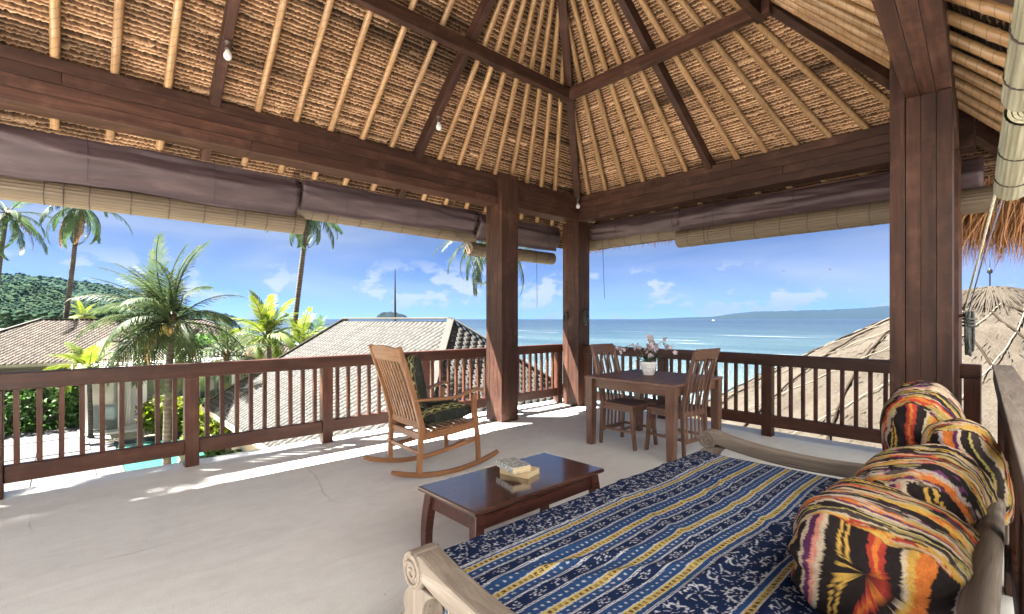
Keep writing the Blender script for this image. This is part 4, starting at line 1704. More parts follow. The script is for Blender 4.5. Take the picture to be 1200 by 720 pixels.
def orchid():
    root = empty('orchid_pot', (4.90, 3.02, 0.7635))
    tag(root, 'white ribbed pot with a pale pink orchid on the dining table', 'potted plant')
    prof = [(0.055, 0.0), (0.060, 0.004)]
    for i in range(6):
        z = 0.012 + i * 0.022
        r0 = 0.064 + 0.030 * (i / 5) ** 0.8
        prof += [(r0, z), (r0 + 0.005, z + 0.011), (r0 + 0.001, z + 0.020)]
    prof += [(0.099, 0.150), (0.093, 0.152), (0.088, 0.146), (0.080, 0.125)]
    MB().lathe(prof, 28).build('pot', M['ceramic'], root, smooth=True)
    MB().lathe([(0.088, 0.118), (0.088, 0.128), (0.05, 0.134), (0.004, 0.136)], 20).build('potting_moss', M['orchid_leaf'], root, smooth=True)
    rng = random.Random(9)
    for i in range(8):
        a = i * 0.8 + rng.uniform(-.2, .2)
        ln = rng.uniform(0.13, 0.19)
        vs_, fs_ = [], []
        for j in range(7):
            t = j / 6
            w = 0.026 * math.sin(math.pi * min(1, t * 0.9 + 0.1)) + 0.001
            rr = 0.02 + ln * t
            z = 0.135 + 0.10 * math.sin(t * 2.2) * (0.6 if i % 2 else 1.0) - 0.03 * t
            for s_ in (-1, 0, 1):
                vs_.append((rr * math.cos(a) - s_ * w * math.sin(a), rr * math.sin(a) + s_ * w * math.cos(a), z + 0.008 * abs(s_)))
        for j in range(6):
            for q in (0, 1):
                fs_.append((j * 3 + q, j * 3 + q + 1, (j + 1) * 3 + q + 1, (j + 1) * 3 + q))
        MB().add(vs_, fs_).build('leaf', M['orchid_leaf'], root, smooth=True, fix=False)
    for si, (ax, ay, tip) in enumerate(((-0.55, 0.50, 0.31), (0.45, -0.42, 0.34), (0.30, 0.1, 0.36), (-0.15, -0.2, 0.33))):
        pts = curve_pts([(0, 0, 0.13), (ax * 0.12, ay * 0.12, 0.27), (ax * 0.22, ay * 0.22, tip + 0.03), (ax * 0.36, ay * 0.36, tip), (ax * 0.45, ay * 0.45, tip - 0.09)], 14)
        MB().tube(pts, 0.003, 5).build('stem', M['stem'], root, smooth=True)
        for i in range(15):
            t = 5.5 + i * 0.6
            p = pts[min(14, int(t))] + Vector((rng.uniform(-.05, .05), rng.uniform(-.05, .05), rng.uniform(-.045, .05)))
            nx = Vector((rng.uniform(-1, 1), rng.uniform(-1, 1), rng.uniform(-.3, .5))).normalized()
            t1 = nx.orthogonal().normalized()
            t2 = nx.cross(t1)
            mb = MB()
            r0 = rng.uniform(0.024, 0.036)
            for q in range(5):
                a = 2 * math.pi * q / 5
                d = t1 * math.cos(a) + t2 * math.sin(a)
                e = -t1 * math.sin(a) + t2 * math.cos(a)
                mb.add([p, p + d * r0 * 0.5 + e * r0 * 0.40 + nx * 0.004, p + d * r0 + nx * 0.006, p + d * r0 * 0.5 - e * r0 * 0.40 + nx * 0.004], [(0, 1, 2, 3)])
            mb.build('blossom', M['petal'], root, fix=False)


orchid()


# ------------------------------------------------------------------ daybed
DX0, DX1 = 1.02, 3.26          # mattress ends
DYF, DYB = 1.60, 0.20          # mattress front and back
DZ = 0.475


def daybed():
    root = empty('daybed', (0, 0, 0))
    tag(root, 'weathered grey teak daybed with scrolled arms', 'daybed')

    def arm(xc, w, y_front):
        # side outline in (y, z): scroll at the front, dipping then level to the back
        top = curve_pts([(y_front, 0, 0.585), (y_front - 0.07, 0, 0.583), (y_front - 0.20, 0, 0.555), (y_front - 0.45, 0, 0.525), (y_front - 0.80, 0, 0.520), (y_front - 1.36, 0, 0.560)], 24)
        poly_t = [(p.x, p.z) for p in top]
        low = []
        for i, (y, z) in enumerate(poly_t):
            t = i / 24
            low.append((y, z - (0.088 - 0.012 * t)))
        poly = poly_t[3:] + low[3:][::-1]
        MB().prism(poly, xc - w / 2 + 0.003, xc + w / 2 - 0.003, 'yz').build('arm', M['grey_y'], root, bevel=0.012)
        # the scroll, with a raised spiral on its faces
        cy_, cz = y_front - 0.020, 0.520
        poly = [(cy_ + 0.066 * math.cos(a), cz + 0.066 * math.sin(a)) for a in [2 * math.pi * i / 28 for i in range(28)]]
        sc = MB().prism(poly, xc - w / 2, xc + w / 2, 'yz').build('scroll', M['grey_x'], root, bevel=0.008)
        for sg in (-1, 1):
            pts = []
            for i in range(60):
                t = i / 59
                a = math.pi * 0.5 + sg * 0 + t * 2 * math.pi * 2.1
                r_ = 0.054 * (1 - t) + 0.004
                pts.append((xc + sg * (w / 2 + 0.001), cy_ + r_ * math.cos(a), cz + r_ * math.sin(a)))
            MB().tube(pts, 0.0062, 6).build('spiral', M['grey_x'], sc, smooth=True)
        # carved bracket foot under the scroll
        out = curve_pts([(y_front - 0.02, 0, 0.475), (y_front + 0.030, 0, 0.44), (y_front + 0.052, 0, 0.395), (y_front + 0.045, 0, 0.35), (y_front + 0.075, 0, 0.31), (y_front + 0.06, 0, 0.12), (y_front + 0.075, 0, 0.0)], 18)
        inn = [(p.x - 0.125, p.z) for p in out]
        MB().prism([(p.x, p.z) for p in out] + inn[::-1], xc - w / 2 + 0.008, xc + w / 2 - 0.008, 'yz').build('leg', M['grey_z'], root, bevel=0.01)
        MB().box(xc - w / 2 + 0.01, xc + w / 2 - 0.01, 0.13, 0.23, 0, 0.50).build('leg', M['grey_z'], root, bevel=0.01)
    arm(0.945, 0.105, 1.505)
    arm(3.50, 0.115, 1.66)
    MB().bar((1.0, 1.49, 0.24), (3.44, 1.49, 0.24), 0.05, 0.13).build('front_rail', M['grey_x'], root, bevel=0.01)
    MB().bar((1.0, 0.18, 0.24), (3.44, 0.18, 0.24), 0.05, 0.13).build('rear_rail', M['grey_x'], root, bevel=0.01)
    for x in (1.02, 3.42):
        MB().bar((x, 0.21, 0.25), (x, 1.46, 0.25), 0.05, 0.12).build('end_rail', M['grey_y'], root, bevel=0.008)
    for i in range(8):
        x = 1.15 + i * 0.30
        MB().bar((x, 0.205, 0.312), (x, 1.465, 0.312), 0.09, 0.02).build('bed_slat', M['grey_y'], root, bevel=0.003)
    # low rounded back rail on stub posts
    pts = [(0.86 + (3.62 - 0.86) * i / 20, 0.085 + 0.06 * (i / 20), 0.660 + 0.012 * math.sin(i / 20 * math.pi)) for i in range(21)]
    MB().tube(pts, 0.038, 14).build('back_rail', M['grey_x'], root, smooth=True)
    for x in (1.05, 1.9, 2.7, 3.4):
        MB().box(x - 0.03, x + 0.03, 0.10, 0.16, 0.30, 0.66).build('back_post', M['grey_z'], root, bevel=0.005)


daybed()


def ikat_cover(x, v):
    """woven cloth: x along the bed, v across it from the front edge (metres)"""
    n = len(x)
    NAVY = np.array([0.010, 0.018, 0.055])
    BLUE = np.array([0.020, 0.050, 0.135])
    WHITE = np.array([0.46, 0.48, 0.54])
    GOLD = np.array([0.38, 0.29, 0.10])
    DK = np.array([0.05, 0.035, 0.02])
    ik = 0.0014 * vnoise(x * 260, v * 40, 2) + 0.0010 * vnoise(x * 60, v * 25, 7)       # bleeding dye along the weave
    w = v + ik
    c = np.tile(NAVY, (n, 1))

    def put(mask, col):
        c[mask] = col

    def between(a, b):
        return (w >= a) & (w < b)

    def line(p, t=0.0030):
        put(np.abs(w - p) < t, WHITE * 0.85)

    def flowers(a, b, period, seed, dens=0.55):
        inb = between(a, b)
        mid, half = (a + b) / 2, (b - a) / 2
        ph = (x / period) % 1.0
        cell = np.floor(x / period)
        yy = (w - mid) / half
        xx = (ph - 0.5) * 2
        rr = np.sqrt(xx ** 2 + yy ** 2)
        an = np.arctan2(yy, xx)
        pet = np.abs(np.cos(an * 3 + cell)) * 0.55 + 0.25
        m_ = (rr < pet) & (rr > 0.18)
        curl = np.abs(np.sin(7 * rr + an * 2 + cell * 1.3)) < 0.62
        tip = vnoise(x * 190, w * 150, seed) > -0.45
        put(inb & m_ & curl & tip, WHITE * 0.82)

    def vine(a, b, seed, sc=1.0):
        """large leafy ikat motif of the broad borders"""
        inb = between(a, b)
        # six-armed sprigs in staggered rows, with hooked tendrils between
        px_, py_ = 0.125 / sc, 0.078 / sc
        row = np.floor(w / py_)
        cx = ((x / px_ + 0.5 * (row % 2)) % 1.0 - 0.5) * px_
        cy_ = ((w / py_) % 1.0 - 0.5) * py_
        rr = np.sqrt((cx * 0.8) ** 2 + (cy_ * 1.05) ** 2) / py_
        an = np.arctan2(cy_, cx) + 0.5 * np.floor(x / px_)
        arm = np.abs(np.sin(an * 3 + 2.4 * rr)) < 0.33 - 0.26 * rr
        sprig = arm & (rr < 0.56) & (rr > 0.06)
        ring = np.abs(rr - 0.36 - 0.05 * np.sin(an * 6)) < 0.045
        f = vnoise(x * 34 * sc, w * 46 * sc, seed) + 0.35 * vnoise(x * 80 * sc, w * 80 * sc, seed + 3)
        tend = (np.abs(f) < 0.022) & (rr > 0.52)
        teeth = vnoise(x * 150, w * 260, seed + 8) > -0.42
        put(inb & (sprig | tend | (ring & (f > -0.1))) & teeth, WHITE * 0.80)

    def dots(a, b, period, ph=0.0):
        mid = (a + b) / 2
        put(between(a, b), BLUE)
        p = (x / period + ph) % 1.0
        put((np.abs(p - 0.5) < 0.17) & (np.abs(w - mid - (p - 0.5) * 0.008) < 0.0042), WHITE * 0.72)

    def gold(a, b):
        put(between(a, b), GOLD)
        e = np.minimum(np.abs(w - a), np.abs(w - b))
        put(e < 0.0022, WHITE * 0.8)
        m_ = (a + b) / 2
        p = (x / 0.026) % 1.0
        put((np.abs(w - m_) < 0.0062) & (np.abs(p - 0.5) < 0.30) & (np.abs(w - m_) > 0.0012), DK)
    # outer border and the fall over the front edge
    vine(-0.5, 0.150, 3)
    line(0.156)
    line(0.164)
    put(between(0.166, 0.176), BLUE)
    gold(0.178, 0.206)
    start = 0.206
    for k_, nxt in enumerate((0.370, 0.553, 0.722)):
        a = start
        L_ = nxt - a
        s_ = L_ / 0.164
        dots(a + 0.002, a + 0.034 * s_, 0.034, 0.3 * k_)
        line(a + 0.040 * s_, 0.0018)
        line(a + 0.046 * s_, 0.0018)
        flowers(a + 0.049 * s_, a + 0.100 * s_, 0.115, 11 + k_)
        line(a + 0.103 * s_, 0.0018)
        line(a + 0.109 * s_, 0.0018)
        dots(a + 0.113 * s_, nxt - 0.002, 0.030, 0.1 + 0.2 * k_)
        gold(nxt, nxt + 0.030)
        start = nxt + 0.030
    put(between(0.752, 0.768), BLUE)
    line(0.772, 0.0018)
    line(0.779, 0.0018)
    vine(0.783, 0.945, 23, 0.8)
    line(0.949)
    put(between(0.953, 0.972), BLUE)
    gold(0.974, 1.004)
    vine(1.01, 1.5, 31)
    fade = (1 + 0.12 * fbm(x * 3, w * 3, 41))[:, None]
    weave = (1 + 0.10 * vnoise(x * 420, w * 60, 43))[:, None]
    return np.clip(c * fade * weave, 0.003, 1)


def mattress_and_cover():
    L_, W_ = DX1 - DX0, DYF - DYB
    mb = MB().box(DX0 + 0.012, DX1 - 0.012, DYB + 0.02, DYF - 0.012, 0.3235, DZ - 0.006)
    o = mb.build('mattress', M['ikat'])
    ca = o.data.color_attributes.new('Col', 'FLOAT_COLOR', 'POINT')
    for d in ca.data:
        d.color = (0.03, 0.04, 0.09, 1)
    tag(o, 'flat mattress of the daybed under the blue striped cover', 'mattress')
    # the cloth, hanging over the front and the near end
    du, dv = 0.0048, 0.0034
    us = np.arange(-0.20, L_ + 0.030, du)
    vs_ = np.arange(-0.17, W_ - 0.02, dv)
    U, V_ = np.meshgrid(us, vs_, indexing='ij')
    ou = np.clip(-U, 0, None)
    ou2 = np.clip(U - L_, 0, None)
    ov = np.clip(-V_, 0, None)
    X = DX0 + np.clip(U, 0, L_)
    Y = DYF - np.clip(V_, 0, None)
    rr = 0.018
    # rounded edges

    def fold(o_):
        a = np.clip(o_ / rr, 0, math.pi / 2)
        out = rr * np.sin(a)
        down = rr * (1 - np.cos(a)) + np.clip(o_ - rr * math.pi / 2, 0, None)
        return out, down
    ou_o, ou_d = fold(ou)
    ou2_o, ou2_d = fold(ou2)
    ov_o, ov_d = fold(ov)
    both = (ou > 0) & (ov > 0)
    X = X - ou_o + ou2_o
    Y = Y + ov_o + 0.012 * np.clip(ov / 0.1, 0, 1) * vnoise(U * 5, ov * 0 + 1, 3)
    down = np.maximum(np.maximum(ou_d, ou2_d), ov_d)
    Z = DZ + 0.004 - down
    flat = (down < 1e-6) * 1.0
    m_ = np.exp(-np.clip(down, 0, None) * 60)
    # soft wavy wrinkles running along and across, deepest by the near end and where one sits
    wr = 0.010 * np.clip(fbm(U * 1.6, V_ * 2.2, 5), -0.3, 1) + 0.004 * fbm(U * 5 + V_ * 3, V_ * 7, 8)
    for (u0, v0, ax, w0, ln, h) in ((0.42, 0.42, 0.35, 0.022, 0.34, 0.017), (0.35, 0.30, 0.10, 0.018, 0.28, 0.010), (0.55, 0.62, 0.5, 0.03, 0.3, 0.013), (0.95, 0.50, -1.2, 0.03, 0.22, 0.009), (1.35, 0.7, -1.1, 0.035, 0.3, 0.010), (1.7, 0.45, -1.3, 0.03, 0.3, 0.008), (0.85, 0.80, 0.06, 0.02, 0.5, 0.012)):
        ca_, sa_ = math.cos(ax), math.sin(ax)
        a_ = (U - u0) * ca_ + (V_ - v0) * sa_
        b_ = -(U - u0) * sa_ + (V_ - v0) * ca_
        wr += h * np.exp(-(b_ / w0) ** 2 - (a_ / ln) ** 2)
    cr1 = fbm(U * 3.1 + 1.5 * V_, V_ * 2.3 - 0.8 * U, 15, 3)
    wr = wr + 0.0075 * np.clip(1 - np.abs(cr1) * 9, 0, 1) ** 1.5 * np.clip(fbm(U * 1.2, V_ * 1.5, 19) * 3 + 0.5, 0, 1)
    wr = wr + 0.014 * np.exp(-((V_ - 1.02 - 0.02 * np.sin(U * 5)) / 0.03) ** 2) - 0.012 * np.clip((V_ - 1.04) / 0.1, 0, 1)
    Z = Z + (wr * m_ + 0.004)
    v = np.stack([X, Y, Z], -1).reshape(-1, 3)
    f = grid_faces(len(us), len(vs_))
    c = ikat_cover(U.ravel() + 0.02 * np.sin(V_.ravel() * 4), V_.ravel() + 0.010 * np.sin(U.ravel() * 3.1) + 0.006 * np.sin(U.ravel() * 7 + 1))
    o = link('bed_cover', np_mesh('bed_cover', v, f, M['ikat'], c, True))
    tag(o, 'blue ikat bed cover with gold stripes and white motifs spread on the daybed', 'bed cover')


mattress_and_cover()

PAL = {
    'black': (0.018, 0.014, 0.014), 'char': (0.045, 0.035, 0.035), 'orange': (0.42, 0.125, 0.03), 'red': (0.27, 0.035, 0.025), 'yellow': (0.42, 0.26, 0.06),
    'cream': (0.40, 0.325, 0.235), 'purple': (0.085, 0.025, 0.075), 'lime': (0.36, 0.30, 0.10), 'pink': (0.50, 0.20, 0.15), 'grey': (0.30, 0.25, 0.24)}
SEQ = [('black', 5), ('orange', 3), ('yellow', 1.6), ('cream', 1), ('black', 3), ('red', 1.2), ('orange', 1), ('red', 1), ('black', 4), ('yellow', 0.7), ('black', 0.8), ('yellow', 0.7), ('black', 3),
       ('cream', 1.4), ('pink', 1.2), ('purple', 1.6), ('cream', 0.9), ('black', 3.6), ('orange', 3.2), ('yellow', 1.8), ('cream', 1), ('char', 2), ('lime', 0.7), ('black', 2.4), ('cream', 1), ('purple', 1.2), ('orange', 3), ('grey', 1.4)]


def pillow_colour(th, u, seed, ln, yy, zz):
    """bright warp stripes wrapped over the pillow and drawn in to its gathered ends, the dye bleeding along them"""
    tot = sum(w for _, w in SEQ)
    edges = np.cumsum([0] + [w / tot for _, w in SEQ])
    tab = np.array([PAL[k_] for k_, _ in SEQ])
    un = u / (ln / 2)
    end = np.abs(un) > 0.66 + 0.05 * np.sin(3 * th + seed) + 0.03 * vnoise(th * 4, th * 0, seed)
    run = th * 0.22                       # metres along the stripe
    sb = u / 0.62 + 0.13 * seed + 0.020 * np.sin(th * 2 + seed) + 0.006 * vnoise(run * 30, u * 60, seed) + 0.010 * vnoise(run * 90, u * 20, seed + 1)
    se = yy / 0.60 + 0.31 * seed + 0.007 * vnoise(zz * 120, yy * 30, seed + 2) + 0.022 * np.sin(zz * 16 + yy * 9 + seed) + 0.012 * np.sin(zz * 31 - yy * 14)
    s = np.where(end, se, sb) % 1.0
    idx = np.clip(np.searchsorted(edges, s, side='right') - 1, 0, len(SEQ) - 1)
    c = tab[idx]
    al = np.where(end, zz, run)
    ac = np.where(end, yy, u)
    fl = fbm(al * 16, ac * 22, seed + 11, 3)
    warm = np.isin(idx, (1, 2, 18, 19))
    c = np.where((warm & (fl > 0.10) & ~end)[:, None], np.array(PAL['yellow']), c)
    c = np.where((warm & (fl < -0.18) & ~end)[:, None], np.array(PAL['red']), c)
    blackm = np.isin(idx, (0, 4, 8, 17))
    m2 = vnoise(al * 34, ac * 60, seed + 17)
    c = np.where((blackm & (m2 > 0.55) & ~end)[:, None], np.array(PAL['purple']) * 1.3, c)
    # soft ikat figures: streaks of cream, lime and grey drawn out along the thread
    m3 = fbm(al * 9 + 5, ac * 70, seed + 19, 3)
    c = np.where(((m3 > 0.20) & ~end)[:, None], c * 0.25 + np.array(PAL['cream']) * 0.75, c)
    m4 = fbm(al * 8 + 2, ac * 46, seed + 23, 3)
    c = np.where(((m4 > 0.24) & ~end)[:, None], c * 0.3 + np.array(PAL['lime']) * 0.6, c)
    m5 = fbm(al * 7 + 9, ac * 40, seed + 27, 3)
    c = np.where(((m5 > 0.26) & ~end)[:, None], c * 0.2 + np.array(PAL['black']) * 0.9, c)
    return np.clip(c * (1 + 0.16 * vnoise(al * 160, ac * 160, seed + 29))[:, None], 0.004, 1)


def bolster(loc, rot, ln, ry, rz_, label, seed, twist, pw=2.8):
    nu, nt = 150, 230
    u = np.linspace(-1, 1, nu)
    th = np.linspace(0, 2 * math.pi, nt, endpoint=False)
    U, T = np.meshgrid(u, th, indexing='ij')
    e = np.clip(1 - np.abs(U) ** pw, 0, 1) ** 0.58
    rad = 0.004 + 0.996 * e
    # gathered ends: pleats run into the tied tuft
    g = np.clip((np.abs(U) - 0.45) / 0.55, 0, 1)
    pl = g * (1 - 0.5 * g) * (0.11 * np.sin(T * 6 + 1.3 * seed + 1.6 * np.sin(T * 2)) + 0.07 * np.sin(T * 11 + seed * 2.1 + 2 * np.sin(T)))
    wr = 0.10 * fbm(U * 1.5 + seed, np.cos(T) * 1.5 + np.sin(T) * 0.8, seed, 4) + 0.030 * np.sin(7 * U + 3.0 * np.sin(T + seed)) * (1 - g) + 0.020 * np.abs(vnoise(U * 6 + 2 * np.cos(T), np.sin(T) * 5, seed + 3))
    r_ = rad * (1 + pl + wr)
    ct, st = np.cos(T), np.sin(T)
    k_ = (np.abs(ct) ** 2.6 + np.abs(st) ** 2.6) ** (-1 / 2.6)
    X = U * ln / 2 * (1 - 0.10 * (1 - e)) + 0.015 * np.sin(T * 2 + seed) * e
    Y = ry * r_ * k_ * ct
    Z = rz_ * r_ * k_ * st + 0.35 * rz_ * (1 - e) ** 1.5 * np.abs(U) ** 3
    low = Z < -rz_ * 0.86
    Z = np.where(low, -rz_ * 0.86 + (Z + rz_ * 0.86) * 0.15, Z)
    tuft = np.exp(-((np.abs(U) - 1) / 0.02) ** 2)
    v = np.stack([X, Y, Z], -1).reshape(-1, 3)
    c = pillow_colour(((T + twist) % (2 * math.pi)).ravel(), U.ravel() * ln / 2, seed, ln, Y.ravel(), Z.ravel())
    me = np_mesh('bolster_pillow', v, grid_faces(nu, nt, True)[:, ::-1], M['ikat'], c, True)
    o = link('bolster_pillow', me)
    o.location = loc
    o.rotation_euler = rot
    return tag(o, label, 'pillow', 'ikat pillows along the back of the daybed')


bolster((1.98, 0.345, 0.632), (R(8), R(1), R(2)), 0.80, 0.232, 0.172, 'big striped ikat pillow nearest the camera, orange and black', 1, 0.4, 4.2)
bolster((2.50, 0.318, 0.668), (R(-16), R(-7), R(-5)), 0.66, 0.205, 0.192, 'black, cream and orange ikat pillow, second in the row from us', 2, 2.2, 3.2)
bolster((2.92, 0.225, 0.725), (R(-12), R(8), R(6)), 0.60, 0.135, 0.225, 'purple, orange and black ikat pillow on the railing side, third from us', 3, 3.9)
bolster((3.22, 0.385, 0.775), (R(-8), R(-14), R(4)), 0.54, 0.170, 0.285, 'farthest ikat pillow, standing highest in front of the column', 4, 5.2)


# ================================================================== outside
GZ = -4.0
SEA_Z = -6.5


def shore(y):
    return 27.0 if y < 30 else (27.0 - 0.25 * (y - 30) if y < 50 else 22.0 + 0.165 * (y - 50))


def land():
    ys = list(np.arange(-260, 120, 8.0)) + list(np.arange(120, 900, 30.0))
    offs = [(-900, GZ), (-300, GZ), (-120, GZ), (-50, GZ), (-25, GZ), (-12, GZ - 0.02), (-7, GZ - 0.1)]
    so = [(-7.0, GZ - 0.1), (-3, GZ - 0.7), (2, GZ - 1.7), (9, GZ - 2.6), (40, GZ - 5)]
    for nm, of, mt in (('ground', offs, M['ground']), ('beach', so, M['sand'])):
        v = np.array([[shore(y) + dx + 1.2 * math.sin(y * 0.11), y, z] for y in ys for dx, z in of])
        o = link(nm, np_mesh(nm, v, grid_faces(len(ys), len(of))[:, ::-1], mt, None, True))
        tag(o, kind='structure')
    s = 25500
    o = MB().add([(-s, -s, SEA_Z), (s, -s, SEA_Z), (s, s, SEA_Z), (-s, s, SEA_Z)], [(0, 1, 2, 3)]).build('sea', M['sea'], fix=False)
    tag(o, kind='structure')


land()


def hill(name, ridge, d0, depth, rough, mat, seed, n=220, m=60, base=-8):
    """ridge: (px, py) outline against the sky; the hill falls away in front and behind"""
    px = np.linspace(ridge[0][0], ridge[-1][0], n)
    py = np.interp(px, [p[0] for p in ridge], [p[1] for p in ridge])
    H = (374 - py) / 570 * d0 + CAM_H - base
    t = np.linspace(-1, 1, m)
    PX_, T = np.meshgrid(px, t, indexing='ij')
    d = d0 + T * depth
    r_ = (PX_ - 600) / 570 * d0
    prof = np.exp(-(T * 1.5) ** 2) - math.exp(-2.25)
    Z = base + H[:, None] * prof / (1 - math.exp(-2.25))
    Z = Z + rough * fbm(r_ / 22, d / 22, seed, 4) * np.clip(prof * 3, 0, 1) * (H[:, None] / H.max())
    X = FW.x * d + RT.x * r_
    Y = FW.y * d + RT.y * r_
    v = np.stack([X, Y, Z], -1).reshape(-1, 3)
    o = link(name, np_mesh(name, v, grid_faces(n, m), mat, None, True))
    tag(o, kind='structure')
    return v.reshape(n, m, 3)


ICO_V = None


def blobs(name, pts, radii, mat, seed, label=None, cat=None, squash=0.85):
    """many small uneven tree crowns in one mass"""
    rng = np.random.default_rng(seed)
    t = (1 + 5 ** 0.5) / 2
    iv = np.array([(-1, t, 0), (1, t, 0), (-1, -t, 0), (1, -t, 0), (0, -1, t), (0, 1, t), (0, -1, -t), (0, 1, -t), (t, 0, -1), (t, 0, 1), (-t, 0, -1), (-t, 0, 1)], float)
    iv /= np.linalg.norm(iv[0])
    jf = np.array([(0, 11, 5), (0, 5, 1), (0, 1, 7), (0, 7, 10), (0, 10, 11), (1, 5, 9), (5, 11, 4), (11, 10, 2), (10, 7, 6), (7, 1, 8), (3, 9, 4), (3, 4, 2), (3, 2, 6), (3, 6, 8), (3, 8, 9), (4, 9, 5), (2, 4, 11), (6, 2, 10), (8, 6, 7), (9, 8, 1)])
    V, F = [], []
    for i, (p, r_) in enumerate(zip(pts, radii)):
        k_ = 1 + 0.28 * rng.normal(0, 1, (12, 1)).clip(-1.4, 1.4)
        V.append(iv * k_ * r_ * np.array([1, 1, squash]) + np.array(p))
        F.append(jf + 12 * i)
    o = link(name, np_mesh(name, np.concatenate(V), np.concatenate(F), mat, None, False))
    tag(o, label, cat, None, 'stuff')
    return o


def hills():
    rng = np.random.default_rng(3)
    g = hill('far_hill', [(-420, 300), (-200, 312), (-60, 322), (0, 323), (60, 327), (110, 334), (160, 344), (205, 360), (240, 371), (252, 374)], 1500, 420, 26, M['forest'], 4)
    g2 = hill('near_hill', [(-420, 330), (-250, 326), (-120, 329), (-30, 330), (20, 334), (50, 341), (75, 350), (105, 356), (130, 366), (150, 372), (160, 375)], 620, 190, 16, M['forest'], 9)
    hill('headland', [(226, 374.5), (240, 370), (252, 366.5), (266, 368), (276, 373), (279, 374.6)], 2600, 120, 20, M['rock'], 12, 60, 30)
    for nm, gg, cnt, r0 in (('far_forest', g, 9000, 4.2), ('near_forest', g2, 14000, 1.7)):
        n, m, _ = gg.shape
        i = rng.integers(int(n * 0.35), n - 2, cnt)
        j = rng.integers(2, int(m * 0.56), cnt)
        p = gg[i, j] + rng.normal(0, r0 * 0.4, (cnt, 3)) * np.array([1, 1, 0.15])
        blobs(nm, p, rng.uniform(0.6, 1.25, cnt) * r0, M['forest'], 21, 'wooded hillside left of the palms, ' + ('farther ridge' if 'far' in nm else 'nearer slope'), 'forest')
    # lowland belt of coconut groves between the roofs and the hill
    cnt = 2600
    pts, rad = [], []
    for _ in range(cnt):
        d = rng.uniform(150, 420)
        px = rng.uniform(-60, 215)
        p = at(px, 374, d)
        pts.append((p.x, p.y, rng.uniform(-3, 3.6)))
        rad.append(rng.uniform(0.7, 1.6))
    blobs('coastal_grove', pts, rad, M['forest'], 5, 'low belt of trees between the tan roofs and the hill', 'forest')
    hill('island', [(443.5, 374.6), (444.5, 369), (448, 366.5), (460, 366), (470, 368.3), (475.5, 370.5), (478, 374.6)], 6000, 260, 22, M['rock'], 31, 70, 30)
    hill('far_mountain', [(755, 374.6), (800, 372.3), (838, 371.5), (860, 368), (885, 365.5), (930, 364.5), (965, 363.5), (1000, 362), (1043, 359.5), (1090, 358), (1150, 362), (1230, 368), (1330, 374.6)], 21000, 2600, 90, M['rock'], 44, 160, 40)


hills()


# ------------------------------------------------------------------ shingled houses
def shingle_roof(root, faces, w, ex, tone, n_single, thick=0.005, seed=1, mat=None):
    """faces: list of (p00, along unit, upslope unit, left(s), right(s), slope length). Each shingle a slab; the nearest are pieces of their own."""
    rng = np.random.default_rng(seed)
    items = []
    for (o, ax, up, lo, hi, ln) in faces:
        o, ax, up = Vector(o), Vector(ax), Vector(up)
        nv = ax.cross(up).normalized()
        if nv.z < 0:
            nv = -nv
        rows = int(ln / ex)
        for i in range(rows):
            s = i * ex
            a0, a1 = lo(s), hi(s)
            a = math.floor(a0 / w) * w - (w * 0.5 if i % 2 else 0)
            while a < a1:
                l_, r_ = max(a, a0), min(a + w, a1)
                if r_ - l_ > 0.07:
                    items.append((o + ax * ((l_ + r_) / 2) + up * (s + ex * 0.5), ax, up, nv, r_ - l_))
                a += w
    items.sort(key=lambda it: it[0].length)
    mat = mat or M['shingle']
    V, F, C = [], [], []
    base_box = MB().box(-0.5, 0.5, -0.5, 0.5, 0, 1).v
    bf = MB().box(-0.5, 0.5, -0.5, 0.5, 0, 1).f
    shared = []
    for q in range(4):
        mb = MB()
        me_v = np.array(base_box) * np.array([w - 0.042, ex * 1.62, thick])
        # the butt end stands proud
        me_v[:, 2] += np.where(me_v[:, 1] < 0, 0.004, -0.003)
        col = np.tile(np.array(tone) * (0.82 + 0.14 * q), (8, 1))
        shared.append(np_mesh('shingle', me_v, np.array(bf), mat, col))
    for i, (p, ax, up, nv, ww) in enumerate(items):
        lift = rng.uniform(0, 0.004)
        if i < n_single:
            ob = link('shingle', shared[int(rng.integers(0, 4))], None, root)
            mt = Matrix((ax, up, nv)).transposed().to_4x4()
            mt.translation = p + nv * lift
            ob.matrix_local = Matrix.Translation(-Vector(root.location)) @ mt
            ob.scale = (ww / w, 1, 1)
        else:
            bb = np.array(base_box) * np.array([ww - 0.042, ex * 1.62, thick])
            bb[:, 2] += np.where(bb[:, 1] < 0, 0.004, -0.003) + lift
            A = np.array([ax, up, nv])
            V.append(bb @ A + np.array(p) - np.array(root.location))
            F.append(np.array(bf) + 8 * len(F))
            C.append(np.tile(np.array(tone) * rng.uniform(0.72, 1.32), (8, 1)))
    if V:
        o = link('shingle_field', np_mesh('shingle_field', np.concatenate(V), np.concatenate(F), mat, np.concatenate(C)), None, root)
        tag(o, kind='stuff')


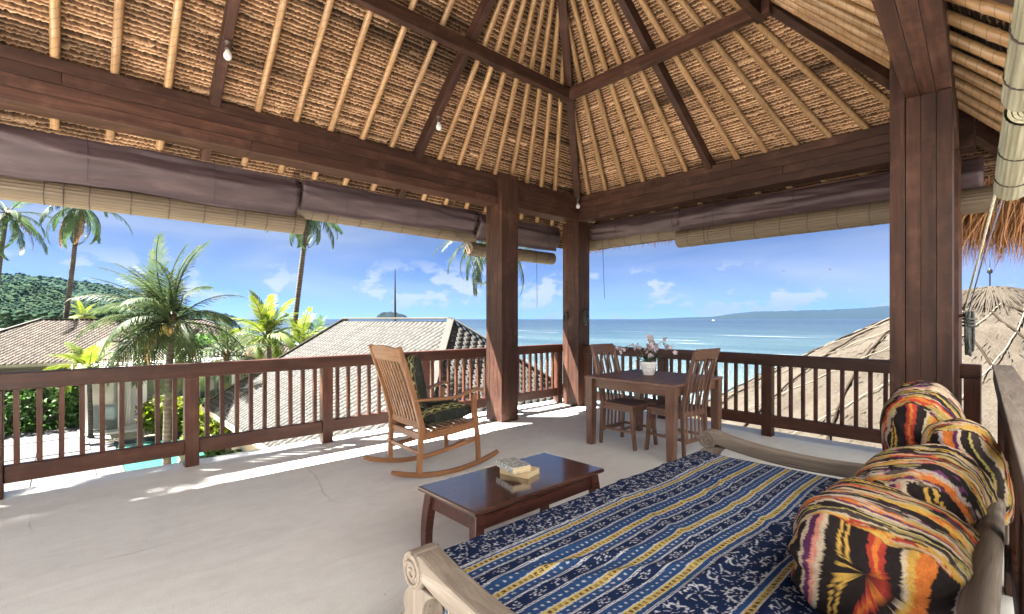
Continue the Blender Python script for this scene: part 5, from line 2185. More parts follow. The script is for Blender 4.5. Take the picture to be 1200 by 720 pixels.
def hip_house(name, label, xl, xr, yn, yf, ze, zr, tone, w, ex, n_single, wall_mat, seed, mat=None, wall_in=0.7):
    """hip roof on plain walls; the ridge runs along the longer side"""
    root = empty(name, ((xl + xr) / 2, (yn + yf) / 2, GZ))
    tag(root, label, 'house')
    L0 = Vector(root.location)
    cx, cy_ = (xl + xr) / 2, (yn + yf) / 2
    along_y = (yf - yn) >= (xr - xl)
    half = min(xr - xl, yf - yn) / 2
    if along_y:
        r0, r1 = Vector((cx, yn + half, zr)), Vector((cx, yf - half, zr))
    else:
        r0, r1 = Vector((xl + half, cy_, zr)), Vector((xr - half, cy_, zr))
    c = [Vector((xl, yn, ze)), Vector((xr, yn, ze)), Vector((xr, yf, ze)), Vector((xl, yf, ze))]
    dz = Vector((0, 0, -0.03))
    ring = c + [r0, r1]
    if along_y:
        fs_ = [(0, 1, 4), (1, 2, 5, 4), (2, 3, 5), (3, 0, 4, 5)]
    else:
        fs_ = [(0, 1, 5, 4), (1, 2, 5), (2, 3, 4, 5), (3, 0, 4)]
    mb = MB()
    mb.add([p + dz - L0 for p in ring] + [p + Vector((0, 0, -0.16)) - L0 for p in c], fs_ + [(9, 8, 7, 6), (0, 6, 7, 1), (1, 7, 8, 2), (2, 8, 9, 3), (3, 9, 6, 0)])
    mb.build('roof_deck', M['underlay'], root, fix=False)
    run = half
    sl = math.hypot(run, zr - ze)
    k_ = run / sl
    rise = (zr - ze) / sl
    lx, ly = xr - xl, yf - yn
    F = []
    # the faces that look towards the terrace: -x and -y
    F.append((c[3], (0, -1, 0), (k_, 0, rise), lambda s: s * k_, lambda s: ly - s * k_, sl))
    F.append((c[0], (1, 0, 0), (0, k_, rise), lambda s: s * k_, lambda s: lx - s * k_, sl))
    shingle_roof(root, F, w, ex, tone, n_single, seed=seed, mat=mat)
    F2 = [(c[2], (-1, 0, 0), (0, -k_, rise), lambda s: s * k_, lambda s: lx - s * k_, sl), (c[1], (0, 1, 0), (-k_, 0, rise), lambda s: s * k_, lambda s: ly - s * k_, sl)]
    # hip and ridge caps
    cap = wood_cap
    for p, q in ((c[0], r0), (c[3], r1 if along_y else r0), (c[1], r0 if along_y else r1), (c[2], r1), (r0, r1)):
        mb = MB()
        mb.bar(p + Vector((0, 0, 0.045)) - L0, q + Vector((0, 0, 0.045)) - L0, 0.17, 0.05)
        mb.build('ridge_cap', cap, root, bevel=0.015)
    wi = wall_in
    MB().box(xl + wi - L0.x, xr - wi - L0.x, yn + wi - L0.y, yf - wi - L0.y, 0, ze - 0.165 - GZ).build('wall', wall_mat, root)
    g = MB()
    g.box(xl - L0.x - 0.05, xl - L0.x - 0.005, yn - L0.y, yf - L0.y, ze - 0.18 - GZ, ze - 0.02 - GZ)
    g.build('fascia_board', M['cream'], root)
    g = MB()
    g.box(xl - L0.x, xr - L0.x, yn - L0.y - 0.05, yn - L0.y - 0.005, ze - 0.18 - GZ, ze - 0.02 - GZ)
    g.build('fascia_board', M['cream'], root)
    return root


k = NT('roof_cap_timber')
k.col(k.ramp(k.noise(k.coords((2, 2, 2)), 2, 5), [(0.3, (0.030, 0.028, 0.024)), (0.7, (0.046, 0.043, 0.037))]))
k.rough(0.9)
wood_cap = k.m
hip_house('shingle_house', 'house with grey timber shingle hip roof right behind the left railing', 3.46, 10.3, 6.2, 19.1, -1.50, 1.37,
          (0.030, 0.0286, 0.026), 0.22, 0.150, 300, M['cream'], 5)
k = NT('tan_timber_shingle')
a_ = k.noise(k.coords((1, 1, 1), 'Object', False), 3.0, 6, 0.7)
at_ = k.n('ShaderNodeAttribute', attribute_name='Col')
k.col(k.mix(1.0, at_.outputs['Color'], k.ramp(a_, [(0.35, (0.6, 0.55, 0.5)), (0.65, (1.2, 1.18, 1.15))]), 'MULTIPLY'))
k.rough(0.95)
k.bump(k.noise(k.coords((14, 14, 14), 'Object', False), 3, 4), 0.3, 0.015)
M['shingle_tan'] = k.m
hip_house('tan_roof_house', 'far house with pale tan hip roof left of the big coconut palm', -6.0, 12.0, 34.0, 44.0, -0.80, 1.36,
          (0.062, 0.051, 0.042), 0.22, 0.17, 0, M['cream'], 6, M['shingle_tan'], 1.2)
hip_house('tan_roof_house', 'second tan roofed house at the far left edge, taller and partly cut off', -17.0, -4.2, 37.0, 49.0, -0.4, 2.15,
          (0.062, 0.051, 0.042), 0.22, 0.17, 0, M['cream'], 8, M['shingle_tan'], 1.2)


# ------------------------------------------------------------------ white villa seen through the balusters
def villa():
    root = empty('white_villa', (2.9, 30.0, GZ))
    tag(root, 'white flat villa with glass doors and a balcony balustrade, seen through the left railing', 'house')
    x0, x1 = -2.2, 4.2
    MB().box(x0, x1, 1.2, 4.0, 0, 2.55).build('back_wall', M['villa'], root)
    MB().box(x0 - 0.4, x1 + 0.4, -0.4, 4.2, 2.556, 3.05).build('balcony_slab', M['villa'], root, bevel=0.02)
    MB().box(x0 - 0.2, x1 + 0.2, -0.6, 1.195, 0.0, 0.10).build('porch_step', M['villa'], root, bevel=0.01)
    for x in (-2.1, -0.85, 0.05, 1.1, 2.3, 4.0):
        MB().box(x - 0.10, x + 0.10, 0.0, 0.22, 0.102, 2.552).build('pier', M['villa'], root, bevel=0.01)
    for a, b, mt in ((-1.99, -0.96, 'glass'), (0.16, 0.99, 'glass'), (1.21, 2.19, 'glass'), (2.41, 3.89, 'glass')):
        w = MB().box(a, b, 0.09, 0.11, 0.104, 2.54).build('window', M[mt], root)
        for x in (a, (a + b) / 2, b):
            MB().box(x - 0.025, x + 0.025, 0.05, 0.085, 0.108, 2.53).build('window_frame', M['cream'], w)
    for x in (-0.72, -0.60, -0.50):
        MB().tube([(x, 0.55, 0.11), (x + 0.03, 0.5, 1.2), (x, 0.55, 2.54)], 0.06, 8).build('curtain', M['villa'], root, smooth=True)
    # balustrade of the balcony
    for z in (3.15, 3.80):
        MB().box(x0 - 0.35, x1 + 0.35, -0.36, -0.29, z, z + 0.07).build('balcony_rail', M['villa'], root)
    pk = MB().box(-0.03, 0.03, -0.02, 0.02, 0, 0.58).mesh('picket', M['villa'])
    for i in range(38):
        link('picket', pk, None, root, (x0 - 0.25 + i * 0.185, -0.325, 3.221))
    for x in (x0 - 0.33, 0.9, x1 + 0.33):
        MB().box(x - 0.06, x + 0.06, -0.38, -0.27, 3.051, 3.95).build('balcony_post', M['villa'], root)
    # chair on the porch
    c = empty('garden_chair', (3.75, 29.75, GZ + 0.102), R(200))
    tag(c, 'small white garden chair on the villa porch', 'chair')
    for sx in (-0.2, 0.2):
        for sy in (-0.2, 0.2):
            MB().bar((sx, sy, 0), (sx * 0.9, sy * 0.9, 0.43), 0.04, 0.04).build('leg', M['villa'], c)
    MB().box(-0.24, 0.24, -0.24, 0.24, 0.431, 0.47).build('seat', M['villa'], c, bevel=0.01)
    MB().prism([(-0.24, 0.471), (0.24, 0.471), (0.27, 0.9), (0.15, 1.0), (-0.15, 1.0), (-0.27, 0.9)], -0.26, -0.22, 'xz').build('backrest', M['villa'], c)


villa()


# ------------------------------------------------------------------ unseen white block added beside the terrace to bounce sunlight in
def wing():
    root = empty('bounce_block', (-3.5, -4.8, GZ))
    tag(root, 'unseen white block added beside the terrace to bounce sunlight, outside the right edge', 'house')
    MB().box(-10.5, 9.8, -3.2, 3.2, 0, 9.6).build('wall', M['plaster'], root)
    MB().box(-10.7, 10.0, -3.4, 3.4, 9.603, 9.8).build('roof_slab', M['plaster'], root, bevel=0.02)
    for x in (-6.0, -3.4, -0.8, 1.8, 4.4, 7.0):  # windows dress the added bounce block
        for z in (0.9, 4.9):
            f = MB().box(x - 0.55, x + 0.55, 3.203, 3.26, z, z + 1.5).build('window', M['dine_z'], root, bevel=0.01)
            for sx in (-0.26, 0.26):
                MB().box(x + sx - 0.21, x + sx + 0.21, 3.263, 3.27, z + 0.08, z + 1.42).build('pane', M['glass'], f)


wing()
back_bounce_wall = MB().box(-13.6, -12.6, -8.0, 6.0, GZ, 5.2).build('bounce_wall', M['plaster'])  # unseen wall added behind the camera to return light from the floor
tag(back_bounce_wall, 'unseen white wall added behind us to bounce light onto the terrace', 'wall')


# ------------------------------------------------------------------ pool deck and pool
def deck():
    base = MB().box(-14, 1.3, 20.0, 32.0, GZ - 0.2, GZ + 0.02).build('pool_deck', M['joint'])
    tag(base, kind='structure')
    pv = MB().box(-0.77, 0.77, -1.50, 1.50, 0, 0.04).mesh('paver', M['paver'])
    for i in range(9):
        for j in range(4):
            o = link('paver', pv, None, base, (0.42 - i * 1.62 - 0.35, 21.55 + j * 3.15, GZ + 0.021))
            b = o.modifiers.new('bevel', 'BEVEL')
            b.width = 0.01
    pm = MB().box(1.6, 9.0, 21.2, 27.0, GZ - 0.1, GZ + 0.012).build('pool', M['pool'])
    tag(pm, kind='structure')
    for nm, bb in (('a', (1.32, 1.6, 20.9, 27.3)), ('b', (1.6, 9.3, 20.9, 21.2)), ('c', (1.6, 9.3, 27.0, 27.3)), ('d', (9.0, 9.3, 21.2, 27.0))):
        c = MB().box(bb[0] + 0.003, bb[1] - 0.003, bb[2] + 0.003, bb[3] - 0.003, GZ - 0.05, GZ + 0.10).build('pool_coping', M['paver'], pm, bevel=0.02)
    # stepping block in the water
    st = empty('stone_lantern', (3.35, 21.75, GZ + 0.012))
    tag(st, 'small pale stone lantern standing at the pool edge', 'lantern')
    MB().box(-0.2, 0.2, -0.2, 0.2, 0, 0.16).build('base', M['cream'], st, bevel=0.01)
    MB().box(-0.13, 0.13, -0.13, 0.13, 0.161, 0.36).build('lamp_house', M['socket'], st)
    for sx in (-0.13, 0.13):
        for sy in (-0.13, 0.13):
            MB().box(sx - 0.04, sx + 0.04, sy - 0.04, sy + 0.04, 0.162, 0.37).build('corner_post', M['cream'], st)
    MB().prism([(-0.24, 0.371), (0.24, 0.371), (0.12, 0.5), (-0.12, 0.5)], -0.22, 0.22, 'xz').build('roof', M['cream'], st, bevel=0.01)


deck()


# ------------------------------------------------------------------ right-hand thatched bale with its rope net
BC = Vector((16.9, 0.8, 0))
B_TOP, B_SLOPE, B_R = 2.12, 0.58, 7.6


def bale_h(x, y):
    rho = (abs(x) ** 2.6 + abs(y) ** 2.6) ** (1 / 2.6)
    return B_TOP + 0.53 - B_SLOPE * math.sqrt(rho * rho + 1.0) - 0.012 * max(0, rho - 3.0) ** 2


def bale():
    root = empty('thatched_bale', (BC.x, BC.y, GZ))
    tag(root, 'domed thatched roof pavilion tied down with a rope net, at right', 'thatched hut')
    n = 210
    ts = np.linspace(0, 2 * math.pi, 300, endpoint=False)
    rs = np.concatenate([np.linspace(0.02, B_R, 130)])
    Rr, T = np.meshgrid(rs, ts, indexing='ij')
    X, Y = Rr * np.cos(T), Rr * np.sin(T)
    rho = (np.abs(X) ** 2.6 + np.abs(Y) ** 2.6) ** (1 / 2.6)
    s = Rr / np.maximum(rho, 1e-6)
    X, Y = X * s, Y * s
    rho = (np.abs(X) ** 2.6 + np.abs(Y) ** 2.6) ** (1 / 2.6)
    Z = B_TOP + 0.53 - B_SLOPE * np.sqrt(rho ** 2 + 1.0) - 0.012 * np.clip(rho - 3, 0, None) ** 2
    Z = Z + 0.07 * fbm(X * 0.8, Y * 0.8, 3) + 0.045 * fbm(X * 4, Y * 4, 5, 4) + 0.03 * vnoise(X * 11, Y * 11, 8)
    v = np.stack([X, Y, Z - GZ], -1).reshape(-1, 3)
    link('roof_thatch', np_mesh('roof_thatch', v, grid_faces(len(rs), len(ts), True), M['thatch_out'], None, True), None, root)
    v2 = v.copy()
    # underside and eave thickness
    rim = v.reshape(len(rs), len(ts), 3)[-1]
    low = rim.copy()
    low[:, 2] -= 0.35
    ctr = np.array([[0, 0, rim[:, 2].mean() + 1.0]])
    vv = np.concatenate([rim, low, ctr])
    m = len(ts)
    i = np.arange(m)
    q = np.stack([i, i + m, (i + 1) % m + m, (i + 1) % m], -1)
    link('eave', np_mesh('eave', vv, q, M['thatch_out'], None, True), None, root)
    # shaggy ridge cap
    rng = random.Random(4)
    mb = MB()
    for _ in range(2600):
        a = rng.uniform(0, 2 * math.pi)
        r0 = rng.uniform(0.0, 1.0)
        r1 = r0 + rng.uniform(0.45, 1.15)
        w = rng.uniform(0.006, 0.016)
        pts = []
        for r_ in (r0, (r0 + r1) / 2, r1):
            x, y = r_ * math.cos(a), r_ * math.sin(a)
            pts.append(Vector((x, y, bale_h(x, y) - GZ + 0.10 - 0.05 * (r_ - r0) + rng.uniform(-0.03, 0.05))))
        sd = Vector((-math.sin(a), math.cos(a), 0)) * w
        mb.add([pts[0] - sd, pts[0] + sd, pts[1] + sd, pts[1] - sd, pts[2]], [(0, 1, 2, 3), (3, 2, 4)])
    o = mb.build('cap_straw', M['thatch_out'], root, fix=False)
    tag(o, kind='stuff')
    # stray tufts
    mb = MB()
    for _ in range(1800):
        a = rng.uniform(math.pi * 0.45, math.pi * 1.65)
        r_ = rng.uniform(0.8, B_R * 0.98)
        x, y = r_ * math.cos(a), r_ * math.sin(a)
        ln = rng.uniform(0.12, 0.30)
        z = bale_h(x, y) - GZ
        d = Vector((math.cos(a + rng.uniform(-.6, .6)), math.sin(a + rng.uniform(-.6, .6)), 0))
        e = Vector((x, y, 0)) + d * ln
        ze = bale_h(e.x, e.y) - GZ
        sd = Vector((-d.y, d.x, 0)) * 0.012
        p, q = Vector((x, y, z + 0.02)), Vector((e.x, e.y, ze + rng.uniform(0.0, 0.04)))
        mb.add([p - sd, p + sd, q], [(0, 1, 2)])
    o = mb.build('loose_straw', M['thatch_out'], root, fix=False)
    tag(o, kind='stuff')
    # rope net: two families of ropes crossing in lozenges
    for fam, (sg, mt, cnt) in enumerate(((1, M['net_dark'], 22), (-1, M['net_pale'], 22))):
        for i in range(cnt):
            a0 = 2 * math.pi * i / cnt + 0.1 * fam
            pts = []
            for j in range(40):
                t = j / 39
                r_ = 0.7 + (B_R - 0.75) * t
                a = a0 + sg * 0.62 * math.log(r_ / 0.7) / 2.38 * 1.45
                x, y = r_ * math.cos(a), r_ * math.sin(a)
                rho_ = (abs(x) ** 2.6 + abs(y) ** 2.6) ** (1 / 2.6)
                x, y = x * r_ / rho_, y * r_ / rho_
                if not (math.pi * 0.40 < (a % (2 * math.pi)) < math.pi * 1.7):
                    pts = pts if len(pts) > 6 else []
                    continue
                pts.append((x, y, bale_h(x, y) - GZ + 0.045 + 0.02 * math.sin(j * 1.7 + i)))
            if len(pts) > 4:
                MB().tube(pts, 0.024 if fam == 0 else 0.012, 5).build('net_rope', mt, root, smooth=True)
    for sx in (-5, 5):
        for sy in (-5, 5):
            MB().tube([(sx, sy, 0), (sx * 0.98, sy * 0.98, 2.6)], 0.14, 10).build('post', M['bark'], root, smooth=True)


bale()


# ------------------------------------------------------------------ palms
def frond_mesh(name, L, bend, hang, n, leaf, seed, mat, ragged=0.15, lw=0.024):
    rng = random.Random(seed)
    mb = MB()
    P, Tn = [], []
    p = Vector((0, 0, 0))
    seg = 26
    for i in range(seg + 1):
        t = i / seg
        a = 0.12 - bend * t ** 1.35
        d = Vector((math.cos(a), 0.06 * math.sin(3 * t + seed), math.sin(a))).normalized()
        P.append(p.copy())
        Tn.append(d)
        p = p + d * (L / seg)
    mb.tube(P, [0.030 * (1 - 0.86 * i / seg) * L / 3 + 0.004 for i in range(seg + 1)], 5)
    side0 = Vector((0, 1, 0))
    for i in range(n):
        t = 0.14 + 0.86 * i / (n - 1)
        k_ = min(seg - 1, int(t * seg))
        q = P[k_].lerp(P[k_ + 1], t * seg - k_)
        tn = Tn[k_]
        up = tn.cross(side0).normalized() * -1
        if up.z < 0 and abs(tn.z) < 0.95:
            up = -up
        ll = leaf * (0.35 + 0.65 * math.sin(math.pi * min(1, (t * 0.92 + 0.10)) ** 0.85)) * rng.uniform(1 - ragged, 1 + ragged * 0.6)
        fwd = 0.55 + 0.75 * t
        for s in (-1, 1):
            if rng.random() < ragged * 0.25:
                continue
            d0 = (side0 * s * 1.0 + tn * fwd + up * 0.30 * (1 - t)).normalized()
            h = hang * rng.uniform(0.6, 1.4)
            d1 = (d0 + Vector((0, 0, -h))).normalized()
            d2 = (d0 + Vector((0, 0, -h * 2.4))).normalized()
            w = lw * rng.uniform(0.75, 1.25)
            wv = tn.cross(d0).cross(d0).normalized() * w
            m1 = q + d0 * ll * 0.18
            m2 = m1 + d1 * ll * 0.42
            m3 = m2 + d2 * ll * 0.40
            mb.add([q - wv * 0.4, q + wv * 0.4, m1 + wv, m1 - wv, m2 + wv * 0.85, m2 - wv * 0.85, m3], [(0, 1, 2, 3), (3, 2, 4, 5), (5, 4, 6)])
    return mb.mesh(name, mat, False, False)


def palm(label, base, crown, nf, L, mat, seed, wind=(0, 0, 0), lean=0.3, r0=0.17, r1=0.10, el=(78, -48), leaf=0.62, hang=0.35, nuts=0, dry=2, group='coconut palms round the terrace', name='coconut_palm', dense=40, lw=0.026):
    rng = random.Random(seed)
    base, crown = Vector(base), Vector(crown)
    root = empty(name, base)
    tag(root, label, 'palm tree', group)
    top = crown - base
    mid = top * 0.5 + Vector((rng.uniform(-1, 1), rng.uniform(-1, 1), 0)) * lean
    pts = []
    for i in range(15):
        t = i / 14
        pts.append(mid * (2 * t * (1 - t)) + top * t * t)
    ln = top.length
    rad = [r0 + 0.10 * r0 * math.sin(i * 2.1) * 0.3 + (r1 - r0) * (i / 14) ** 0.8 + (0.5 * r0 if i == 0 else 0) for i in range(15)]
    MB().tube(pts, rad, 10).build('trunk', M['bark'], root, smooth=True)
    # crown shaft fibre
    MB().tube([top - Vector((0, 0, 0.25)), top, top + Vector((0, 0, 0.35))], [r1 * 1.1, r1 * 1.7, r1 * 0.7], 9).build('crown_shaft', M['palm_dry'], root, smooth=True)
    variants = [frond_mesh('frond', L, b, hang * h_, dense, leaf, seed * 10 + q, mat, 0.22, lw) for q, (b, h_) in enumerate(((0.75, 0.6), (1.15, 0.9), (1.5, 1.2), (1.9, 1.5)))]
    dryv = frond_mesh('frond', L * 0.9, 1.2, 0.9, dense - 8, leaf * 0.8, seed * 10 + 9, M['palm_dry'], 0.3, lw) if dry else None
    wind = Vector(wind)
    for i in range(nf + dry):
        t = min(1, i / max(1, nf - 1))
        az = i * 2.39996 + seed + rng.uniform(-.2, .2)
        e = R(el[0] + (el[1] - el[0]) * t ** 0.9 + rng.uniform(-7, 7))
        d = Vector((math.cos(e) * math.cos(az), math.cos(e) * math.sin(az), math.sin(e)))
        d = (d + wind * (0.6 + 0.5 * rng.random())).normalized()
        up = Vector((0, 0, 1)) if abs(d.z) < 0.93 else Vector((-math.cos(az), -math.sin(az), 0.2))
        y = up.cross(d).normalized()
        z = d.cross(y)
        roll = rng.uniform(-0.45, 0.45)
        q = Quaternion(d, roll)
        me = dryv if i >= nf else variants[0 if t < 0.25 else (1 if t < 0.5 else (2 if t < 0.8 else 3))]
        o = link('frond', me, None, root)
        mt = (q.to_matrix() @ Matrix((d, y, z)).transposed()).to_4x4()
        mt.translation = top + d * 0.10
        o.matrix_local = mt @ Matrix.Diagonal((1, 1, 1, 1)) * 1.0
        sc = rng.uniform(0.82, 1.08)
        o.scale = (sc, sc, sc)
    if nuts:
        nm = MB().lathe([(0.01, -0.12), (0.07, -0.09), (0.10, -0.02), (0.095, 0.04), (0.06, 0.10), (0.01, 0.13)], 10).mesh('coconut', M['coconut'], True)
        for i in range(nuts):
            a = rng.uniform(0, 6.28)
            link('coconut', nm, None, root, top + Vector((math.cos(a) * rng.uniform(.2, .38), math.sin(a) * rng.uniform(.2, .38), rng.uniform(-0.42, -0.08))))
    return root


LEFTW = -RT


def ground_at(px, d):
    p = at(px, 374, d)
    return Vector((p.x, p.y, GZ))


palm('big coconut palm with windblown crown and green nuts left of the shingle roof', ground_at(196, 16.2), at(203, 378, 16.0), 42, 2.7, M['palm_green'], 3, LEFTW * 0.55 + Vector((0, 0, 0.28)), 0.25, 0.135, 0.095, nuts=16, dry=3, hang=0.55, leaf=0.70, dense=34, lw=0.021)
palm('tall slender palm with brown tinged crown above the tan roof', ground_at(62, 31), at(93, 240, 30), 20, 3.1, M['palm_dark'], 5, LEFTW * 0.05, 0.6, 0.17, 0.11, (50, -50), dry=4, hang=0.6, dense=24, lw=0.036)
palm('tall palm half out of frame at the far left', ground_at(-14, 31), at(8, 250, 30), 18, 3.1, M['palm_dark'], 7, RT * 0.1, 0.6, 0.17, 0.11, (50, -50), dry=2, hang=0.6, dense=24, lw=0.036)
palm('tall leaning palm whose crown hides behind the bamboo blinds', ground_at(332, 27), at(361, 248, 26), 18, 2.5, M['palm_dark'], 9, RT * 0.05, 0.9, 0.17, 0.12, (45, -60), dry=1, hang=0.7, dense=24, lw=0.034)
palm('palm behind the first column, only some fronds showing left of it', ground_at(570, 27), at(578, 276, 24), 20, 3.5, M['palm_green'], 12, LEFTW * 0.45, 0.5, 0.15, 0.10, (40, -45), dry=0, hang=0.5, dense=28, lw=0.03)
palm('lime green palm with feathery arching crown left of the shingle roof', ground_at(313, 23), at(314, 396, 23), 24, 2.2, M['palm_lime'], 15, LEFTW * 0.05 + Vector((0, 0, 0.25)), 0.2, 0.13, 0.10, (85, -30), dry=2, hang=0.40, dense=26, lw=0.028)
palm('young lime palm with upright fronds between the lime crown and the shingle roof', ground_at(352, 26), at(352, 410, 26), 12, 2.3, M['palm_lime'], 17, RT * 0.1 + Vector((0, 0, 0.4)), 0.2, 0.11, 0.08, (85, 10), dry=0, hang=0.2, dense=22, lw=0.034)
palm('slim garden palm with green trunk in front of the white villa', ground_at(106, 22), at(104, 434, 21.6), 15, 1.65, M['palm_lime'], 19, (0, 0, 0.2), 0.1, 0.10, 0.08, (70, -15), dry=0, hang=0.35, dense=24, lw=0.028)
palm('low dark palm left of the lime palm, overlapping the big coconut crown', ground_at(268, 19), at(266, 420, 19), 16, 1.9, M['palm_green'], 21, (0, 0, 0.1), 0.1, 0.11, 0.08, (75, -25), dry=1, hang=0.4, dense=24, lw=0.026)
palm('far yellowish palm peeping over the tan roof ridge', ground_at(100, 62), at(98, 372, 62), 15, 2.5, M['palm_lime'], 23, (0, 0, 0.1), 0.1, 0.13, 0.10, (75, -25), dry=4, hang=0.4, dense=30)
palm('small dark palm far beside the lime palm trunk', ground_at(372, 40), at(372, 392, 40), 12, 2.0, M['palm_dark'], 25, (0, 0, 0.1), 0.1, 0.11, 0.08, (75, -25), dry=0, hang=0.4, dense=30)


palm('unseen palm added outside the left edge, its crown shading the terrace corner', (-5.8, 9.7, GZ), (-5.35, 9.25, 9.2), 40, 3.2, M['palm_green'], 27, (0, 0, 0.0), 0.3, 0.17, 0.11, (70, -40), dry=2, hang=0.5, dense=46)  # added out of view to break up the sun strip on the floor


# ------------------------------------------------------------------ hedges and shrubs
def leaf_cloud(n, size, leaf, seed, shape='ellipsoid'):
    rng = np.random.default_rng(seed)
    if shape == 'box':
        p = rng.uniform(-1, 1, (n, 3))
        ax = rng.integers(0, 3, n)
        k_ = rng.random(n) < 0.75
        p[np.arange(n)[k_], ax[k_]] = np.sign(p[np.arange(n)[k_], ax[k_]]) * rng.uniform(0.8, 1.0, k_.sum())
        bump = 1 + 0.16 * fbm(p[:, 0] * 6, p[:, 2] * 4, seed)[:, None]
        p = p * bump
    else:
        p = rng.normal(0, 1, (n, 3))
        p /= np.linalg.norm(p, axis=1)[:, None]
        p *= (rng.random(n) ** 0.28)[:, None]
        p *= 1 + 0.35 * fbm(p[:, 0] * 2.2 + 5, p[:, 1] * 2.2 + p[:, 2] * 2, seed)[:, None]
    p = p * np.array(size)
    nv = rng.normal(0, 1, (n, 3)) + np.array([0, 0, 0.7])
    nv /= np.linalg.norm(nv, axis=1)[:, None]
    t1 = np.cross(nv, rng.normal(0, 1, (n, 3)))
    t1 /= np.linalg.norm(t1, axis=1)[:, None]
    t2 = np.cross(nv, t1)
    s = leaf * rng.uniform(0.6, 1.25, n)[:, None]
    v = np.stack([p - t1 * s, p + t2 * s * 0.42 + nv * s * 0.1, p + t1 * s, p - t2 * s * 0.42 + nv * s * 0.1], 1).reshape(-1, 3)
    f = np.arange(4 * n).reshape(-1, 4)
    return v, f


def shrub(name, label, loc, size, n, leaf, mat, seed, shape='ellipsoid', cat='shrub', group=None):
    root = empty(name, loc)
    tag(root, label, cat, group)
    v, f = leaf_cloud(n, size, leaf, seed, shape)
    v[:, 2] += size[2] * 0.98
    link('foliage', np_mesh('foliage', v, f, mat), None, root)
    rng = random.Random(seed)
    for i in range(5):
        a = rng.uniform(0, 6.28)
        MB().tube([(0.15 * math.cos(a) * size[0], 0.15 * math.sin(a) * size[1], 0), (0.5 * math.cos(a) * size[0], 0.5 * math.sin(a) * size[1], size[2] * 1.3)], [0.03, 0.012], 6).build('stem', M['bark'], root)
    return root


shrub('hedge', 'broad leafy green hedge beyond the pool deck, seen through the left railing', (-4.2, 33.2, GZ), (5.2, 1.0, 1.35), 9000, 0.17, M['hedge'], 2, 'box', 'hedge')
shrub('hedge', 'shaded green hedge behind the pool at the foot of the villa garden', (7.8, 28.6, GZ), (2.6, 0.7, 0.7), 2600, 0.14, M['hedge'], 3, 'box', 'hedge')
shrub('shrub', 'yellow green shrub beside the white villa', tuple(ground_at(196, 22.5)), (1.15, 1.0, 0.95), 2200, 0.14, M['shrub'], 4)
shrub('shrub', 'yellow green shrub at the left corner of the shingle roof', tuple(ground_at(258, 19.5)), (1.3, 1.1, 1.05), 2600, 0.14, M['shrub'], 5)
shrub('shrub', 'feathery shrub below the railing left of the shingle house wall', tuple(ground_at(276, 15.2)), (0.9, 0.8, 0.62), 1600, 0.13, M['hedge'], 6)
shrub('shrub', 'green and orange leaved shrub close to the shingle house wall', tuple(ground_at(292, 15.6)), (0.7, 0.7, 0.6), 1300, 0.12, M['shrub'], 7)
shrub('shrub', 'dark leafy bush in front of the hill left of the lime palm', tuple(ground_at(226, 30)), (2.4, 2.0, 2.2), 3800, 0.2, M['hedge'], 8)
shrub('shrub', 'bright green plant below the sea railing under the dining table', (9.4, 5.4, GZ), (1.6, 1.8, 1.5), 3000, 0.14, M['shrub'], 9)
shrub('shrub', 'green bush filling the gap between the tan roofs and the hedge', (-9.5, 35.4, GZ), (3.0, 1.2, 1.5), 3200, 0.17, M['hedge'], 10)
sp = shrub('red_flower_bush', 'small red leaved bush beside the villa door', tuple(ground_at(183, 24.5)), (0.55, 0.5, 0.9), 700, 0.12, M['petal'], 11)


# ------------------------------------------------------------------ poles, boats, birds
def pole(name, label, base, h, r, cat, head=False):
    root = empty(name, base)
    tag(root, label, cat)
    MB().tube([(0, 0, 0), (0, 0, h * 0.6), (0, 0, h)], [r, r * 0.8, r * 0.25 if not head else r * 0.7], 8).build('shaft', M['metal'], root)
    if head:
        MB().lathe([(0.05, 0), (0.16, 0.06), (0.17, 0.28), (0.10, 0.36), (0.02, 0.46)], 12, (0, 0, h * 0.985)).build('lamp_head', M['metal'], root)
        MB().tube([(0, 0, h + 0.4), (0, 0, h + 1.2)], [0.03, 0.012], 6).build('finial', M['metal'], root)
    return root


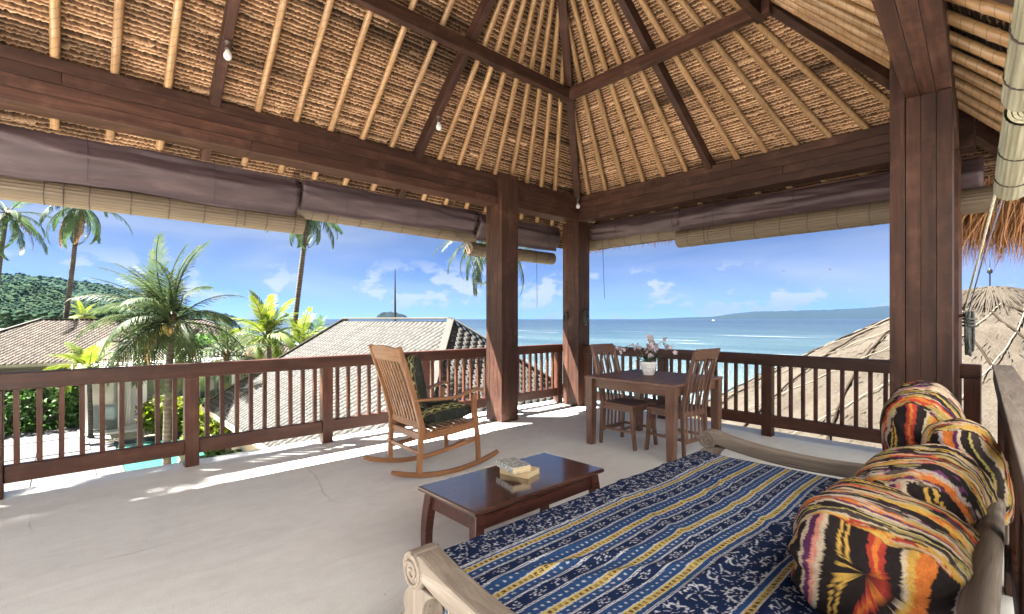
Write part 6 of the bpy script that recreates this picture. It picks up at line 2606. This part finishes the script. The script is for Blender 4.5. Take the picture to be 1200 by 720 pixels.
b = ground_at(463, 60)
pole('mast', 'thin dark mast rising behind the shingle roof ridge', b, at(463, 315, 60).z - GZ, 0.16, 'mast')
b = ground_at(1160, 40)
pole('lamp_post', 'thin lamp post rising behind the thatched dome at right', b, at(1160, 319, 40).z - GZ, 0.07, 'lamp post', True)


def far_boat(px, d, label, s=1.0):
    p = at(px, 374, d)
    root = empty('boat', (p.x, p.y, SEA_Z), R(70))
    tag(root, label, 'boat', 'boats far out on the water')
    MB().prism([(-5.5 * s, 0.9 * s), (-5 * s, -0.2), (4.5 * s, -0.2), (6.5 * s, 1.3 * s)], -1.5 * s, 1.5 * s, 'xz').build('hull', M['plaster'], root, bevel=0.1)
    MB().prism([(-3 * s, 1.0 * s), (2.5 * s, 1.0 * s), (1.6 * s, 2.6 * s), (-2.6 * s, 2.6 * s)], -1.1 * s, 1.1 * s, 'xz').build('cabin', M['plaster'], root, bevel=0.1)


far_boat(836, 2300, 'white boat far out below the pale mountain', 1.1)
for px, py, d, lb in ((919, 318, 60, 'small dark bird in the sky, left one of two'), (973.5, 316, 48, 'small dark bird in the sky, right one of two')):
    p = at(px, py, d)
    root = empty('bird', p, R(30))
    tag(root, lb, 'bird')
    MB().tube([(-0.22, 0, 0), (-0.08, 0, 0.01), (0.1, 0, 0.01), (0.25, 0, 0)], [0.015, 0.05, 0.06, 0.012], 8).build('body', M['socket'], root, smooth=True)
    for s in (-1, 1):
        MB().add([(0.10, 0, 0.03), (-0.08, 0, 0.03), (-0.10, s * 0.30, 0.10), (0.02, s * 0.55, 0.04), (0.09, s * 0.3, 0.11)], [(0, 1, 2, 4), (4, 2, 3)]).build('wing', M['socket'], root, fix=False)

# ------------------------------------------------------------------ sea air
HAZE = 3.4e-5


def haze():
    k_ = NT('sea_haze')
    nt = k_.t
    nt.nodes.remove(k_.b)
    v = nt.nodes.new('ShaderNodeVolumePrincipled')
    v.inputs['Color'].default_value = (0.075, 0.145, 0.26, 1)
    v.inputs['Density'].default_value = HAZE
    v.inputs['Anisotropy'].default_value = 0.2
    nt.links.new(v.outputs[0], nt.nodes['Material Output'].inputs['Volume'])
    s = 26000
    o = MB().box(-s, s, -s, s, SEA_Z - 3, 640).build('haze', k_.m)
    tag(o, kind='stuff')


if HAZE:
    haze()
